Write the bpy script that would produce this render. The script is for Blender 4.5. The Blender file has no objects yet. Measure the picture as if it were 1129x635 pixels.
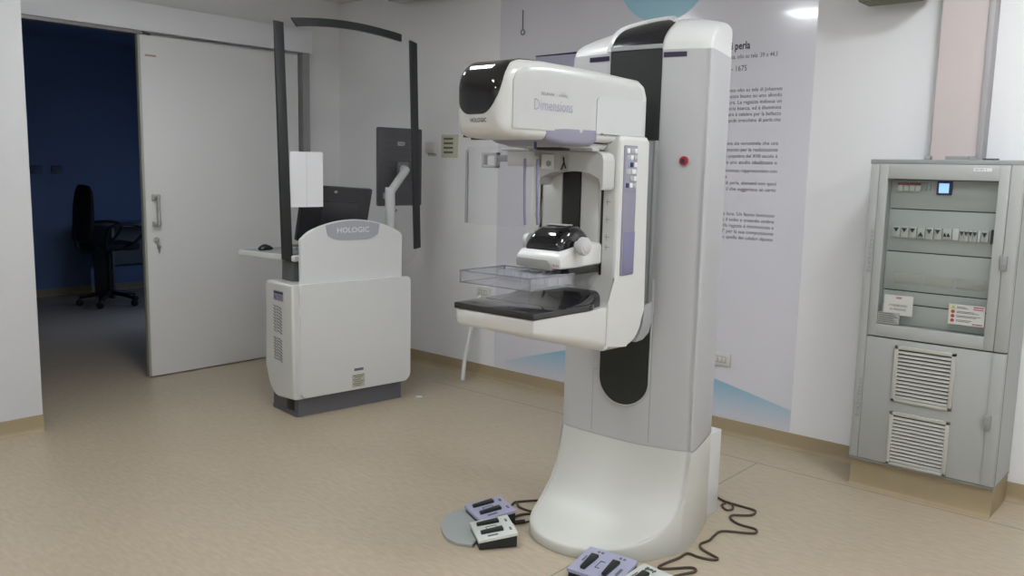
import bpy, bmesh, math, random
from mathutils import Vector, Matrix
from mathutils.bvhtree import BVHTree
random.seed(7)
PI = math.pi
scn = bpy.context.scene
COL = scn.collection

# ------------------------------------------------------------------ materials
_m = {}
def mat(name, col, rough=0.5, metal=0.0, spec=0.5, var=0.0, scale=8.0, coat=0.0, bump=0.0, emit=None, estr=0.0):
    if name in _m: return _m[name]
    m = bpy.data.materials.new(name); m.use_nodes = True
    nt = m.node_tree; b = nt.nodes['Principled BSDF']
    b.inputs['Base Color'].default_value = (*col, 1)
    b.inputs['Roughness'].default_value = rough
    b.inputs['Metallic'].default_value = metal
    b.inputs['Specular IOR Level'].default_value = spec
    b.inputs['Coat Weight'].default_value = coat
    b.inputs['Coat Roughness'].default_value = 0.05
    if emit:
        b.inputs['Emission Color'].default_value = (*emit, 1); b.inputs['Emission Strength'].default_value = estr
    tc = nt.nodes.new('ShaderNodeTexCoord')
    nz = nt.nodes.new('ShaderNodeTexNoise'); nz.inputs['Scale'].default_value = scale
    nz.inputs['Detail'].default_value = 4
    nt.links.new(tc.outputs['Object'], nz.inputs['Vector'])
    v = var if var else 0.012
    mx = nt.nodes.new('ShaderNodeMix'); mx.data_type = 'RGBA'
    mx.inputs[6].default_value = (*[c*(1-v) for c in col], 1)
    mx.inputs[7].default_value = (*[min(1, c*(1+v)) for c in col], 1)
    nt.links.new(nz.outputs['Fac'], mx.inputs[0]); nt.links.new(mx.outputs[2], b.inputs['Base Color'])
    if bump:
        bp = nt.nodes.new('ShaderNodeBump'); bp.inputs['Strength'].default_value = bump; bp.inputs['Distance'].default_value = 0.002
        nt.links.new(nz.outputs['Fac'], bp.inputs['Height']); nt.links.new(bp.outputs['Normal'], b.inputs['Normal'])
    _m[name] = m
    return m

def clear_mat(name, tint=(0.97, 0.98, 0.97), gloss=0.08, body=None, bodyf=0.0):
    m = bpy.data.materials.new(name); m.use_nodes = True; nt = m.node_tree; nt.nodes.clear()
    out = nt.nodes.new('ShaderNodeOutputMaterial'); tr = nt.nodes.new('ShaderNodeBsdfTransparent')
    tr.inputs['Color'].default_value = (*tint, 1)
    gl = nt.nodes.new('ShaderNodeBsdfGlossy'); gl.inputs['Roughness'].default_value = 0.04
    lw = nt.nodes.new('ShaderNodeLayerWeight'); lw.inputs['Blend'].default_value = 0.25
    mul = nt.nodes.new('ShaderNodeMath'); mul.operation = 'MULTIPLY_ADD'; mul.inputs[1].default_value = 0.35; mul.inputs[2].default_value = gloss*0.4
    mx = nt.nodes.new('ShaderNodeMixShader')
    nt.links.new(lw.outputs['Fresnel'], mul.inputs[0]); nt.links.new(mul.outputs[0], mx.inputs[0])
    nt.links.new(tr.outputs[0], mx.inputs[1]); nt.links.new(gl.outputs[0], mx.inputs[2])
    last = mx
    if body:
        df = nt.nodes.new('ShaderNodeBsdfDiffuse'); df.inputs['Color'].default_value = (*body, 1)
        m2 = nt.nodes.new('ShaderNodeMixShader'); m2.inputs[0].default_value = bodyf
        nt.links.new(mx.outputs[0], m2.inputs[1]); nt.links.new(df.outputs[0], m2.inputs[2]); last = m2
    nt.links.new(last.outputs[0], out.inputs['Surface'])
    return m

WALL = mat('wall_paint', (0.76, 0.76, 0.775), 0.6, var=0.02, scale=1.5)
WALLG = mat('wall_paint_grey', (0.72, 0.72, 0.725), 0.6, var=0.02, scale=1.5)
WALLL = mat('wall_paint_left_dimmed', (0.575, 0.575, 0.585), 0.6, var=0.02, scale=1.5)  # same wall paint, darkened to offset strong lamp light on the left wall
CEIL = mat('ceiling_paint', (0.76, 0.76, 0.76), 0.8)
BASEB = mat('beige_vinyl_skirting', (0.34, 0.27, 0.165), 0.5, var=0.06, scale=12)
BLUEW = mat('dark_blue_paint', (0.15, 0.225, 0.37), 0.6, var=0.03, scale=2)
DOORM = mat('door_laminate', (0.68, 0.68, 0.68), 0.35, var=0.01)
PELM = mat('door_track_white', (0.74, 0.75, 0.78), 0.45)
ALU = mat('brushed_aluminium', (0.55, 0.54, 0.52), 0.3, metal=0.9)
ALUD = mat('door_edge_profile', (0.42, 0.43, 0.38), 0.4, metal=0.3)
STRIPG = mat('strip_grey', (0.27, 0.27, 0.28), 0.5)
WHITE = mat('machine_white', (0.66, 0.665, 0.66), 0.32, coat=0.15)
GREYW = mat('column_pale_grey', (0.46, 0.46, 0.47), 0.35, coat=0.1)
IVORY = mat('ivory_plastic', (0.57, 0.57, 0.53), 0.36)
CREAM = mat('warm_white_plastic', (0.60, 0.60, 0.58), 0.3, coat=0.2)
BLACKG = mat('gloss_black_plastic', (0.006, 0.006, 0.008), 0.06, coat=0.6)
BLACKT = mat('carbon_black_top', (0.018, 0.018, 0.019), 0.13, coat=0.5)
BLACKM = mat('matt_black', (0.012, 0.013, 0.012), 0.45)
TRACKB = mat('track_belt_black', (0.010, 0.013, 0.011), 0.5)
CAPB = mat('arch_dark_grey', (0.035, 0.035, 0.04), 0.25, coat=0.2)
LAV = mat('lavender_plastic', (0.25, 0.24, 0.31), 0.4)
LAVD = mat('recess_shade_violet', (0.20, 0.19, 0.31), 0.45)
MIDG = mat('mid_grey_plastic', (0.30, 0.31, 0.31), 0.45)
DKG = mat('dark_grey_plastic', (0.14, 0.145, 0.15), 0.45)
BASEG = mat('trolley_base_grey', (0.125, 0.125, 0.14), 0.5)
LTG = mat('light_grey_plastic', (0.42, 0.43, 0.43), 0.4)
FRAMEB = mat('shield_frame_black', (0.018, 0.019, 0.020), 0.4)
SCREEN = mat('monitor_shell', (0.025, 0.025, 0.030), 0.4)
SCREENG = mat('monitor_shell_grey', (0.050, 0.050, 0.060), 0.45)
PAPER = mat('paper', (0.70, 0.70, 0.72), 0.7)
RED = mat('red_button', (0.35, 0.01, 0.03), 0.3)
INK = mat('dark_print', (0.03, 0.03, 0.04), 0.6)
INKG = mat('grey_print', (0.13, 0.13, 0.15), 0.6)
INKL = mat('lavender_print', (0.33, 0.32, 0.42), 0.6)
INKW = mat('white_print', (0.72, 0.72, 0.74), 0.6)
CABM = mat('cabinet_light_grey', (0.385, 0.395, 0.385), 0.45, bump=0.1, scale=200)
CABS = mat('cabinet_trim_grey', (0.27, 0.28, 0.28), 0.5)
CABI = mat('cabinet_inner_plate', (0.50, 0.52, 0.50), 0.5)
VENTM = mat('vent_beige_grey', (0.46, 0.455, 0.41), 0.5)
VENTD = mat('vent_shadow_core', (0.05, 0.05, 0.045), 0.8)
PINK = mat('duct_pink_beige', (0.53, 0.465, 0.455), 0.55, var=0.05, scale=5)
PINKS = mat('duct_side_grey', (0.36, 0.345, 0.35), 0.5)
LCD = mat('lcd_lit', (0.2, 0.4, 0.8), 0.3, emit=(0.35, 0.6, 1.0), estr=1.1)
NAVY = mat('navy_plastic', (0.02, 0.03, 0.11), 0.4)
YEL = mat('sticker_yellow', (0.5, 0.45, 0.12), 0.6)
REDP = mat('red_print', (0.36, 0.06, 0.06), 0.6)
LABEL = mat('pale_label', (0.55, 0.55, 0.52), 0.6)
BEIGEL = mat('label_beige', (0.48, 0.46, 0.36), 0.6)
CABLE = mat('brown_cable', (0.055, 0.038, 0.025), 0.5)
WCABLE = mat('white_cable', (0.62, 0.62, 0.6), 0.4)
CHAIRM = mat('black_chair_fabric', (0.010, 0.010, 0.014), 0.8)
SOCK = mat('socket_plate_white', (0.60, 0.60, 0.58), 0.4)
SOCKB = mat('socket_insert_beige', (0.42, 0.40, 0.33), 0.5)
THERM = mat('vent_plate_cream', (0.55, 0.54, 0.44), 0.5)
OLIVE = mat('olive_slots', (0.14, 0.145, 0.09), 0.6)
MURAL = mat('mural_vinyl_lavender', (0.66, 0.655, 0.71), 0.15, coat=0.35, var=0.01)
MBLUE = mat('mural_sky_blue', (0.32, 0.57, 0.70), 0.3, coat=0.3, var=0.05, scale=4)
MPALE = mat('mural_pale_violet_blue', (0.42, 0.43, 0.56), 0.3, coat=0.3)
MDARK = mat('mural_dark_violet', (0.02, 0.012, 0.04), 0.3)
PEDL = mat('pedal_lavender', (0.36, 0.36, 0.49), 0.5)
PEDW = mat('pedal_white', (0.58, 0.60, 0.57), 0.5)
PEDT = mat('pedal_tray_grey', (0.33, 0.355, 0.34), 0.5)
FIX = mat('fixture_grey_green', (0.32, 0.32, 0.28), 0.5)
GLASS = clear_mat('shield_glass', (0.985, 0.987, 0.987), 0.02)
CABGL = clear_mat('cabinet_glass', (0.93, 0.94, 0.935), 0.04)
ACRY = clear_mat('clear_acrylic', (0.955, 0.957, 0.962), 0.12, (0.62, 0.62, 0.65), 0.09)
ACRYE = clear_mat('acrylic_edge', (0.85, 0.85, 0.88), 0.15, (0.33, 0.33, 0.38), 0.5)
ACRYS = clear_mat('clear_face_shield', (0.97, 0.975, 0.98), 0.05, (0.6, 0.6, 0.62), 0.04)

def fade_mat(name, c_top, c_bot, z0, z1):     # printed gradient of the vinyl graphic
    m = mat(name, c_top, 0.3, coat=0.3); nt = m.node_tree; b = nt.nodes['Principled BSDF']
    tc = nt.nodes.new('ShaderNodeTexCoord'); sp = nt.nodes.new('ShaderNodeSeparateXYZ'); mr = nt.nodes.new('ShaderNodeMapRange')
    mr.inputs[1].default_value = z0; mr.inputs[2].default_value = z1
    mx = nt.nodes.new('ShaderNodeMix'); mx.data_type = 'RGBA'
    mx.inputs[6].default_value = (*c_bot, 1); mx.inputs[7].default_value = (*c_top, 1)
    nt.links.new(tc.outputs['Object'], sp.inputs[0]); nt.links.new(sp.outputs[2], mr.inputs[0])
    nt.links.new(mr.outputs[0], mx.inputs[0]); nt.links.new(mx.outputs[2], b.inputs['Base Color'])
    return m
MFADE = fade_mat('mural_blue_fade', (0.27, 0.47, 0.61), (0.60, 0.61, 0.67), 0.02, 0.22)

def floor_mat():
    m = mat('floor_vinyl', (0.42, 0.36, 0.28), 0.36, spec=0.4); nt = m.node_tree; b = nt.nodes['Principled BSDF']
    N = nt.nodes.new; L = nt.links.new
    tc = N('ShaderNodeTexCoord')
    n1 = N('ShaderNodeTexNoise'); n1.inputs['Scale'].default_value = 15; n1.inputs['Detail'].default_value = 6
    mp = N('ShaderNodeMapping'); mp.inputs['Scale'].default_value = (1, 3.2, 1); mp.inputs['Rotation'].default_value = (0, 0, 0.35)
    L(tc.outputs['Object'], mp.inputs[0]); L(mp.outputs[0], n1.inputs['Vector'])
    n2 = N('ShaderNodeTexNoise'); n2.inputs['Scale'].default_value = 1.6; L(tc.outputs['Object'], n2.inputs['Vector'])
    r1 = N('ShaderNodeValToRGB'); r1.color_ramp.elements[0].position = 0.33; r1.color_ramp.elements[1].position = 0.68
    r1.color_ramp.elements[0].color = (0.405, 0.338, 0.247, 1); r1.color_ramp.elements[1].color = (0.47, 0.395, 0.295, 1)
    L(n1.outputs['Fac'], r1.inputs[0])
    r2 = N('ShaderNodeMapRange'); r2.inputs[3].default_value = 0.93; r2.inputs[4].default_value = 1.05; L(n2.outputs['Fac'], r2.inputs[0])
    mu = N('ShaderNodeVectorMath'); mu.operation = 'SCALE'; L(r1.outputs[0], mu.inputs[0]); L(r2.outputs[0], mu.inputs['Scale'])
    # thin welded seams between vinyl sheets
    sp = N('ShaderNodeSeparateXYZ'); L(tc.outputs['Object'], sp.inputs[0])
    def line(sock, val, half):
        s = N('ShaderNodeMath'); s.operation = 'SUBTRACT'; s.inputs[1].default_value = val; L(sock, s.inputs[0])
        a = N('ShaderNodeMath'); a.operation = 'ABSOLUTE'; L(s.outputs[0], a.inputs[0])
        c = N('ShaderNodeMath'); c.operation = 'LESS_THAN'; c.inputs[1].default_value = half; L(a.outputs[0], c.inputs[0]); return c.outputs[0]
    def cmp(sock, op, val):
        c = N('ShaderNodeMath'); c.operation = op; c.inputs[1].default_value = val; L(sock, c.inputs[0]); return c.outputs[0]
    def mul(a, b2, op='MULTIPLY'):
        c = N('ShaderNodeMath'); c.operation = op; L(a, c.inputs[0]); L(b2, c.inputs[1]); return c.outputs[0]
    la = mul(line(sp.outputs[1], 4.59, 0.005), cmp(sp.outputs[0], 'GREATER_THAN', -4.75))
    lb = mul(line(sp.outputs[0], -2.053, 0.004), cmp(sp.outputs[1], 'LESS_THAN', 4.59))
    ln = mul(la, lb, 'MAXIMUM')
    mx = N('ShaderNodeMix'); mx.data_type = 'RGBA'; mx.inputs[7].default_value = (0.17, 0.13, 0.085, 1)
    ml = N('ShaderNodeMath'); ml.operation = 'MULTIPLY'; ml.inputs[1].default_value = 0.7; L(ln, ml.inputs[0])
    L(ml.outputs[0], mx.inputs[0]); L(mu.outputs[0], mx.inputs[6]); L(mx.outputs[2], b.inputs['Base Color'])
    return m
FLOOR = floor_mat()

# ------------------------------------------------------------------ mesh builder
class MB:
    def __init__(s): s.bm = bmesh.new()
    def _merge(s, t):
        me = bpy.data.meshes.new('t'); t.to_mesh(me); t.free(); s.bm.from_mesh(me); bpy.data.meshes.remove(me)
    def box(s, x0, x1, y0, y1, z0, z1, bev=0.0, seg=2, M=None, edges=None):
        t = bmesh.new(); bmesh.ops.create_cube(t, size=1)
        for v in t.verts:
            v.co = Vector(((x0+x1)/2+v.co.x*(x1-x0), (y0+y1)/2+v.co.y*(y1-y0), (z0+z1)/2+v.co.z*(z1-z0)))
        if bev:
            es = t.edges[:]
            if edges == 'z': es = [e for e in es if abs(e.verts[0].co.z-e.verts[1].co.z) > 1e-6]
            if edges == 'y': es = [e for e in es if abs(e.verts[0].co.y-e.verts[1].co.y) > 1e-6]
            if edges == 'x': es = [e for e in es if abs(e.verts[0].co.x-e.verts[1].co.x) > 1e-6]
            bmesh.ops.bevel(t, geom=es, offset=bev, segments=seg, profile=0.5, affect='EDGES')
        if M: bmesh.ops.transform(t, matrix=M, verts=t.verts)
        s._merge(t); return s
    def prism(s, pts, axis, a, b, bev=0.0, seg=2, M=None):
        """pts: 2D outline in the two other axes (x->(y,z), y->(x,z), z->(x,y))"""
        t = bmesh.new()
        def P(p, k):
            return {'x': (k, p[0], p[1]), 'y': (p[0], k, p[1]), 'z': (p[0], p[1], k)}[axis]
        A = [t.verts.new(P(p, a)) for p in pts]; B = [t.verts.new(P(p, b)) for p in pts]
        fa = t.faces.new(A); fb = t.faces.new(B[::-1])
        n = len(pts)
        for i in range(n): t.faces.new((A[i], B[i], B[(i+1) % n], A[(i+1) % n]))
        if bev:
            es = list(fa.edges)+list(fb.edges)
            bmesh.ops.bevel(t, geom=es, offset=bev, segments=seg, profile=0.5, affect='EDGES')
        if M: bmesh.ops.transform(t, matrix=M, verts=t.verts)
        bmesh.ops.recalc_face_normals(t, faces=t.faces)
        s._merge(t); return s
    def loft(s, rings, cap0=True, cap1=True, M=None):
        t = bmesh.new(); R = [[t.verts.new(p) for p in r] for r in rings]; n = len(rings[0])
        for a, b in zip(R, R[1:]):
            for i in range(n): t.faces.new((a[i], a[(i+1) % n], b[(i+1) % n], b[i]))
        if cap0: t.faces.new(R[0][::-1])
        if cap1: t.faces.new(R[-1])
        if M: bmesh.ops.transform(t, matrix=M, verts=t.verts)
        bmesh.ops.recalc_face_normals(t, faces=t.faces)
        s._merge(t); return s
    def tube(s, pts, r, n=8, M=None, cap=True):
        pts = [Vector(p) for p in pts]; rings = []; up = Vector((0, 0, 1)); prev = None
        for i, p in enumerate(pts):
            d = (pts[min(i+1, len(pts)-1)]-pts[max(i-1, 0)]).normalized()
            if prev is None:
                a = d.cross(up)
                if a.length < 1e-3: a = d.cross(Vector((1, 0, 0)))
            else: a = prev - d*prev.dot(d)
            a.normalize(); b = d.cross(a); prev = a
            rr = r[i] if isinstance(r, (list, tuple)) else r
            rings.append([p+(a*math.cos(2*PI*k/n)+b*math.sin(2*PI*k/n))*rr for k in range(n)])
        return s.loft(rings, cap, cap, M)
    def disc(s, c, axis, r, h, n=24, bev=0.0, M=None):
        c = Vector(c); ax = Vector(axis).normalized()
        if bev: prof = [(0, r), (h-bev, r), (h-bev*0.3, r-bev*0.3), (h, r-bev)]
        else: prof = [(0, r), (h, r)]
        a = ax.orthogonal().normalized(); b = ax.cross(a)
        return s.loft([[c+ax*z+(a*math.cos(2*PI*k/n)+b*math.sin(2*PI*k/n))*q for k in range(n)] for z, q in prof], M=M)
    def text(s, body, origin, right, up, height=None, width=None, align='LEFT', bold=0.0, lift=0.0006, maxw=None):
        cu = bpy.data.curves.new('t', 'FONT'); cu.body = body; cu.size = 1.0; cu.align_x = 'LEFT'; cu.extrude = 0.0; cu.offset = bold
        cu.resolution_u = 2
        ob = bpy.data.objects.new('t', cu); COL.objects.link(ob)
        dg = bpy.context.evaluated_depsgraph_get(); dg.update()
        me = bpy.data.meshes.new_from_object(ob.evaluated_get(dg)); bpy.data.objects.remove(ob); bpy.data.curves.remove(cu)
        if not len(me.vertices): return s
        xs = [v.co.x for v in me.vertices]; x0, x1 = min(xs), max(xs)
        sy = height/0.70; sx = sy if width is None else width/(x1-x0)
        off = {'LEFT': 0, 'RIGHT': -(x1-x0)*sx, 'CENTER': -(x1-x0)*sx/2}[align]
        R = Vector(right).normalized(); U = Vector(up).normalized(); Nn = R.cross(U); O = Vector(origin)
        for v in me.vertices: v.co = O + R*((v.co.x-x0)*sx+off) + U*(v.co.y*sy) + Nn*lift
        s.bm.from_mesh(me); bpy.data.meshes.remove(me); return s
    def build(s, name, m, parent=None, world=True, smooth=True, ang=35, wn=False):
        me = bpy.data.meshes.new(name); o = bpy.data.objects.new(name, me); COL.objects.link(o)
        if parent is not None:
            o.parent = parent
            if world:
                inv = WM(parent).inverted(); bmesh.ops.transform(s.bm, matrix=inv, verts=s.bm.verts)
        s.bm.to_mesh(me); s.bm.free(); me.materials.append(m)
        if smooth:
            for p in me.polygons: p.use_smooth = True
            me.set_sharp_from_angle(angle=math.radians(ang))
        if wn:
            w = o.modifiers.new('wn', 'WEIGHTED_NORMAL'); w.keep_sharp = True
        return o

def WM(o):
    m = o.matrix_basis.copy()
    while o.parent: o = o.parent; m = o.matrix_basis @ m
    return m
def empty(name, loc, label, cat, rz=0.0, group=None):
    o = bpy.data.objects.new(name, None); COL.objects.link(o); o.location = loc; o.rotation_euler = (0, 0, rz)
    o.empty_display_size = 0.05
    return tag(o, label, cat, group)
def tag(o, label=None, cat=None, group=None, kind=None):
    if label: o['label'] = label
    if cat: o['category'] = cat
    if group: o['group'] = group
    if kind: o['kind'] = kind
    return o
def struct(o): o['kind'] = 'structure'; return o
def spline(pts, n=8, closed=False):
    pts = [Vector(p) for p in pts]; out = []; m = len(pts); rng = m if closed else m-1
    for i in range(rng):
        if closed: p0, p1, p2, p3 = pts[i-1], pts[i], pts[(i+1) % m], pts[(i+2) % m]
        else: p0, p1, p2, p3 = pts[max(i-1, 0)], pts[i], pts[i+1], pts[min(i+2, m-1)]
        for k in range(n):
            t = k/n
            out.append(0.5*((2*p1)+(-p0+p2)*t+(2*p0-5*p1+4*p2-p3)*t*t+(-p0+3*p1-3*p2+p3)*t**3))
    if not closed: out.append(pts[-1])
    return out
def rrect(x0, x1, z0, z1, rads, n=6):
    """rounded rectangle, rads = (bl, br, tr, tl)"""
    out = []
    for (cx, cz, r, a0) in ((x0, z0, rads[0], PI), (x1, z0, rads[1], 1.5*PI), (x1, z1, rads[2], 0), (x0, z1, rads[3], 0.5*PI)):
        sx = 1 if cx == x0 else -1; sz = 1 if cz == z0 else -1
        for k in range(n+1):
            a = a0+0.5*PI*k/n
            out.append((cx+sx*r+math.cos(a)*r, cz+sz*r+math.sin(a)*r))
    return out

# ------------------------------------------------------------------ setting
H = 3.09
XL = -5.54; XD = -6.42; YM = 4.98
def sbox(name, m, *b, **k): return struct(MB().box(*b).build(name, m, smooth=False))
sbox('floor', FLOOR, -11.2, 2.4, -3.7, 6.4, -0.12, 0.0)
sbox('ceiling', CEIL, -6.42, 2.4, -3.7, 5.1, H, H+0.12)
sbox('wall_right', WALL, XD, 2.4, YM, YM+0.14, 0, H)
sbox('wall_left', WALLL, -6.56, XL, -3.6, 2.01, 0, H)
sbox('wall_door', WALLG, -6.56, XD, 3.22, YM, 0, H)
sbox('wall_lintel', WALLG, -6.56, XD, 2.01, 3.22, 2.62, H)
sbox('wall_back', WALL, -5.54, 2.4, -3.7, -3.6, 0, H)
sbox('wall_near', WALL, 2.3, 2.4, -3.6, YM, 0, H)
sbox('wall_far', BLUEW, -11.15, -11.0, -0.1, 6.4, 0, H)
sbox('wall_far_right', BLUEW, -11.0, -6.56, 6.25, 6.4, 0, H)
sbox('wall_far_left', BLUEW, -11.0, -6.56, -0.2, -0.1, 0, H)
sbox('ceiling_far', BLUEW, -11.15, -6.42, -0.2, 6.4, H, H+0.12)  # darkness of the unlit ceiling put into its colour, wall's dark blue reused
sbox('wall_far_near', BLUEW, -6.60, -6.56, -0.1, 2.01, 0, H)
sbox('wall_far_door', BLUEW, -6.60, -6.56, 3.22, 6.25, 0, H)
# skirting with a small cove foot
def skirt(name, p0, p1, nrm, h=0.10):
    p0 = Vector(p0); p1 = Vector(p1); n = Vector(nrm)
    prof = [(0.0, 0.0), (0.030, 0.0), (0.016, 0.006), (0.009, 0.016), (0.007, 0.03), (0.006, h), (0.0, h)]
    rings = []
    for p in (p0, p1): rings.append([p+n*a+Vector((0, 0, b)) for a, b in prof])
    struct(MB().loft(rings).build(name, BASEB, ang=50))
skirt('baseboard_right', (XD, YM, 0), (2.3, YM, 0), (0, -1, 0))
skirt('baseboard_left', (XL, -3.6, 0), (XL, 2.012, 0), (1, 0, 0))
skirt('baseboard_door', (XD, 4.3, 0), (XD, YM, 0), (1, 0, 0))
skirt('baseboard_far', (-11.0, -0.1, 0), (-11.0, 6.25, 0), (1, 0, 0))

# sliding door with its track box
d = empty('door_1', (-6.35, 3.79, 0), None, None); d['kind'] = 'structure'
MB().box(-6.39, -6.35, 3.105, 4.485, 0.008, 2.585, 0.003).build('door_panel', DOORM, d)
MB().box(-6.392, -6.348, 3.088, 3.106, 0.008, 2.585, 0.002).build('edge_profile', ALUD, d)
hd = MB()
hd.tube([(-6.308, 3.185, 1.175), (-6.308, 3.185, 1.41)], 0.012, 12)
for z in (1.19, 1.395):
    hd.box(-6.35, -6.300, 3.15, 3.20, z-0.018, z+0.018, 0.004)
hd.build('door_handle', ALU, d)
MB().disc((-6.35, 3.178, 1.065), (1, 0, 0), 0.024, 0.012, 24, 0.003).build('lock_rosette', ALU, d)
k = MB(); k.box(-6.34, -6.325, 3.175, 3.181, 1.02, 1.07, 0.001); k.disc((-6.332, 3.190, 1.01), (1, 0, 0), 0.016, 0.003, 16); k.box(-6.331, -6.328, 3.186, 3.194, 0.965, 1.01)
k.build('door_key', ALU, d)
MB().box(-6.3495, -6.3488, 3.14, 3.225, 2.432, 2.446).build('door_sticker', mat('door_sticker_rose', (0.42, 0.30, 0.28), 0.6), d)
b = MB().box(XD, -6.32, 2.01, 4.615, 2.61, 2.805, 0.003).build('trim_1', PELM); struct(b)
b = MB().box(-6.41, -6.335, 2.01, 3.12, 2.585, 2.61).build('trim_2', mat('track_rail', (0.26, 0.24, 0.25), 0.4, metal=0.4)); struct(b)
b = MB().box(XD, -6.345, 4.53, 4.60, 0.0, 2.61).build('trim_3', STRIPG, smooth=False); struct(b)  # grey strip down the wall right of the sliding door

# ------------------------------------------------------------------ ceiling lamps
LAMPC = mat('lamp_diffuser', (0.9, 0.9, 0.9), 0.5, emit=(0.93, 0.97, 1.0), estr=54.0)
def ceiling_lamp():
    r = empty('ceiling_lamp', (-3.15, 2.4, H), 'square recessed ceiling light panel', 'ceiling light', group='ceiling light panels')
    MB().box(-3.34, -2.96, 2.21, 2.59, H-0.02, H-0.001, 0.004).build('lamp_frame', WHITE, r)
    MB().box(-3.32, -2.98, 2.23, 2.57, H-0.026, H-0.018).build('diffuser', LAMPC, r, smooth=False)
    return r
def copy_tree(o, parent=None):
    c = o.copy(); COL.objects.link(c)
    if parent is not None: c.parent = parent
    for ch in [x for x in KIDS.get(o.name, [])]: copy_tree(ch, c)
    return c
KIDS = {}
lamp0 = ceiling_lamp()
KIDS[lamp0.name] = list(lamp0.children) or [o for o in COL.objects if o.parent == lamp0]
for (x, y) in ((-3.15, 0.0), (-0.75, 2.4), (-0.75, 0.0), (-3.15, -2.4), (-0.75, -2.4), (1.4, 2.4), (1.4, 0.0), (1.4, -2.4), (-4.4, 2.5), (-0.75, 3.9), (1.3, 3.6)):
    copy_tree(lamp0).location = (x, y, H)

# ------------------------------------------------------------------ mammography machine
G = empty('mammography_machine', (-2.10, 3.30, 0), 'tall white breast imaging machine with black visor and curved floor base', 'medical machine')
XA, XB = -2.44, -1.77
C_ = [(-2.36, 3.60), (-2.435, 3.33), (-2.442, 3.235), (-2.405, 3.207), (-2.30, 3.196), (-2.20, 3.191), (-2.07, 3.193), (-1.95, 3.208), (-1.85, 3.236), (-1.79, 3.262), (-1.768, 3.297), (-1.848, 3.60)]
G_ = [(-2.36, 3.60), (-2.440, 3.30), (-2.452, 3.09), (-2.420, 2.965), (-2.335, 2.885), (-2.21, 2.848), (-2.07, 2.862), (-1.93, 2.94), (-1.835, 3.04), (-1.785, 3.16), (-1.768, 3.297), (-1.848, 3.60)]
def outline(P):
    pts = [p.to_3d() if len(p) == 2 else p for p in spline([(a, b, 0) for a, b in P], 6)]
    return pts
CO, GO = outline(C_), outline(G_)
ZR = [(0.0, 0.45), (0.006, 0.395), (0.018, 0.335), (0.035, 0.275), (0.06, 0.217), (0.09, 0.176), (0.125, 0.142), (0.165, 0.114), (0.21, 0.089), (0.26, 0.069), (0.31, 0.056), (0.36, 0.048), (0.45, 0.043)]
def zramp(D):
    if D <= 0: return 0.45
    for (a, za), (b, zb_) in zip(ZR, ZR[1:]):
        if D <= b: return za+(zb_-za)*(D-a)/(b-a)
    return 0.043
def yfront(x):      # front surface of the column
    best = None
    for a, b2 in zip(CO, CO[1:]):
        if a.y < 3.33 and b2.y < 3.33 and min(a.x, b2.x)-1e-6 <= x <= max(a.x, b2.x)+1e-6 and abs(b2.x-a.x) > 1e-6:
            t = (x-a.x)/(b2.x-a.x); best = a.y+(b2.y-a.y)*t if best is None else min(best, a.y+(b2.y-a.y)*t)
    return best if best is not None else 3.25
def yfr(x): return yfront(min(max(x, -2.4412), -1.7692))
def frow(k2, drop=0.0, inset=0.0):
    out = []
    for c, g in zip(CO, GO):
        x = c.x+(g.x-c.x)*k2; y = c.y+(g.y-c.y)*k2
        if y > 3.31: x, y = (g.x, g.y) if k2 > 0 else (c.x, c.y)
        n = Vector((c.x+2.105, c.y-3.4, 0)).normalized()
        z = zramp(yfr(x)-y) if y < 3.31 else 0.45
        out.append(Vector((x-n.x*inset, y-n.y*inset, z-drop)))
    return out
rows = [[Vector((g.x*0.99-0.021, g.y*0.99+0.033, 0.0)) for g in GO], [Vector((g.x, g.y, 0.008)) for g in GO], frow(1, 0.012), frow(1, 0.004, 0.003), frow(1, 0.0, 0.010)]
rows += [frow(k2) for k2 in (0.93, 0.86, 0.79, 0.72, 0.65, 0.58, 0.51, 0.44, 0.38, 0.32, 0.26, 0.21, 0.16, 0.12, 0.08, 0.05, 0.02, 0.0)]
MB().loft(rows).build('base_foot', IVORY, G, ang=55)
MB().loft([[Vector((c.x, c.y, z)) for c in CO] for z in (0.452, 2.17)]).build('column', GREYW, G, ang=30)
# cap: front rolls back and up, arched from side to side
def capH(x):
    u = (x-XA)/(XB-XA)
    return 0.065+0.098*math.sin(PI*min(1, max(0, 0.06+0.68*u)))**0.9
def cap_pt(x, a, off=0.0):
    y0 = yfront(min(max(x, -2.438), -1.772)); D = 0.30; Hh = capH(x); rr = 0.022
    dd = min(x-XA, XB-x)
    if dd < rr: off = off-(rr-math.sqrt(max(0, rr*rr-(rr-dd)**2)))
    y = y0+(D-0.0)*(1-math.cos(a))-off*math.cos(a)
    k_ = 1-0.24*min(1, max(0, (y-3.29)/0.31))
    return Vector((-2.105+(x+2.105)*k_, y, 2.17+Hh*math.sin(a)+off*math.sin(a)))
nx = 34; na = 12
cm = bmesh.new(); grid = []
xs = []
for i in range(nx+1):
    u = i/nx; xs.append(XA+(XB-XA)*(0.5-0.5*math.cos(PI*u)))
for j in range(na+1):
    grid.append([cm.verts.new(cap_pt(x, 0.5*PI*j/na)) for x in xs])
top_r = [cm.verts.new((-2.105+(x+2.105)*0.76, 3.60, cap_pt(x, PI/2).z-0.005)) for x in xs]; grid.append(top_r)
bot_r = [cm.verts.new((-2.105+(x+2.105)*0.76, 3.60, 2.17)) for x in xs]; grid.append(bot_r)
for a, b2 in zip(grid, grid[1:]):
    for i in range(nx): cm.faces.new((a[i], a[i+1], b2[i+1], b2[i]))
cm.faces.new([r[0] for r in grid]); cm.faces.new([r[-1] for r in grid][::-1])
cm.faces.new(grid[0][::-1]+bot_r)
bmesh.ops.recalc_face_normals(cm, faces=cm.faces)
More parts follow.
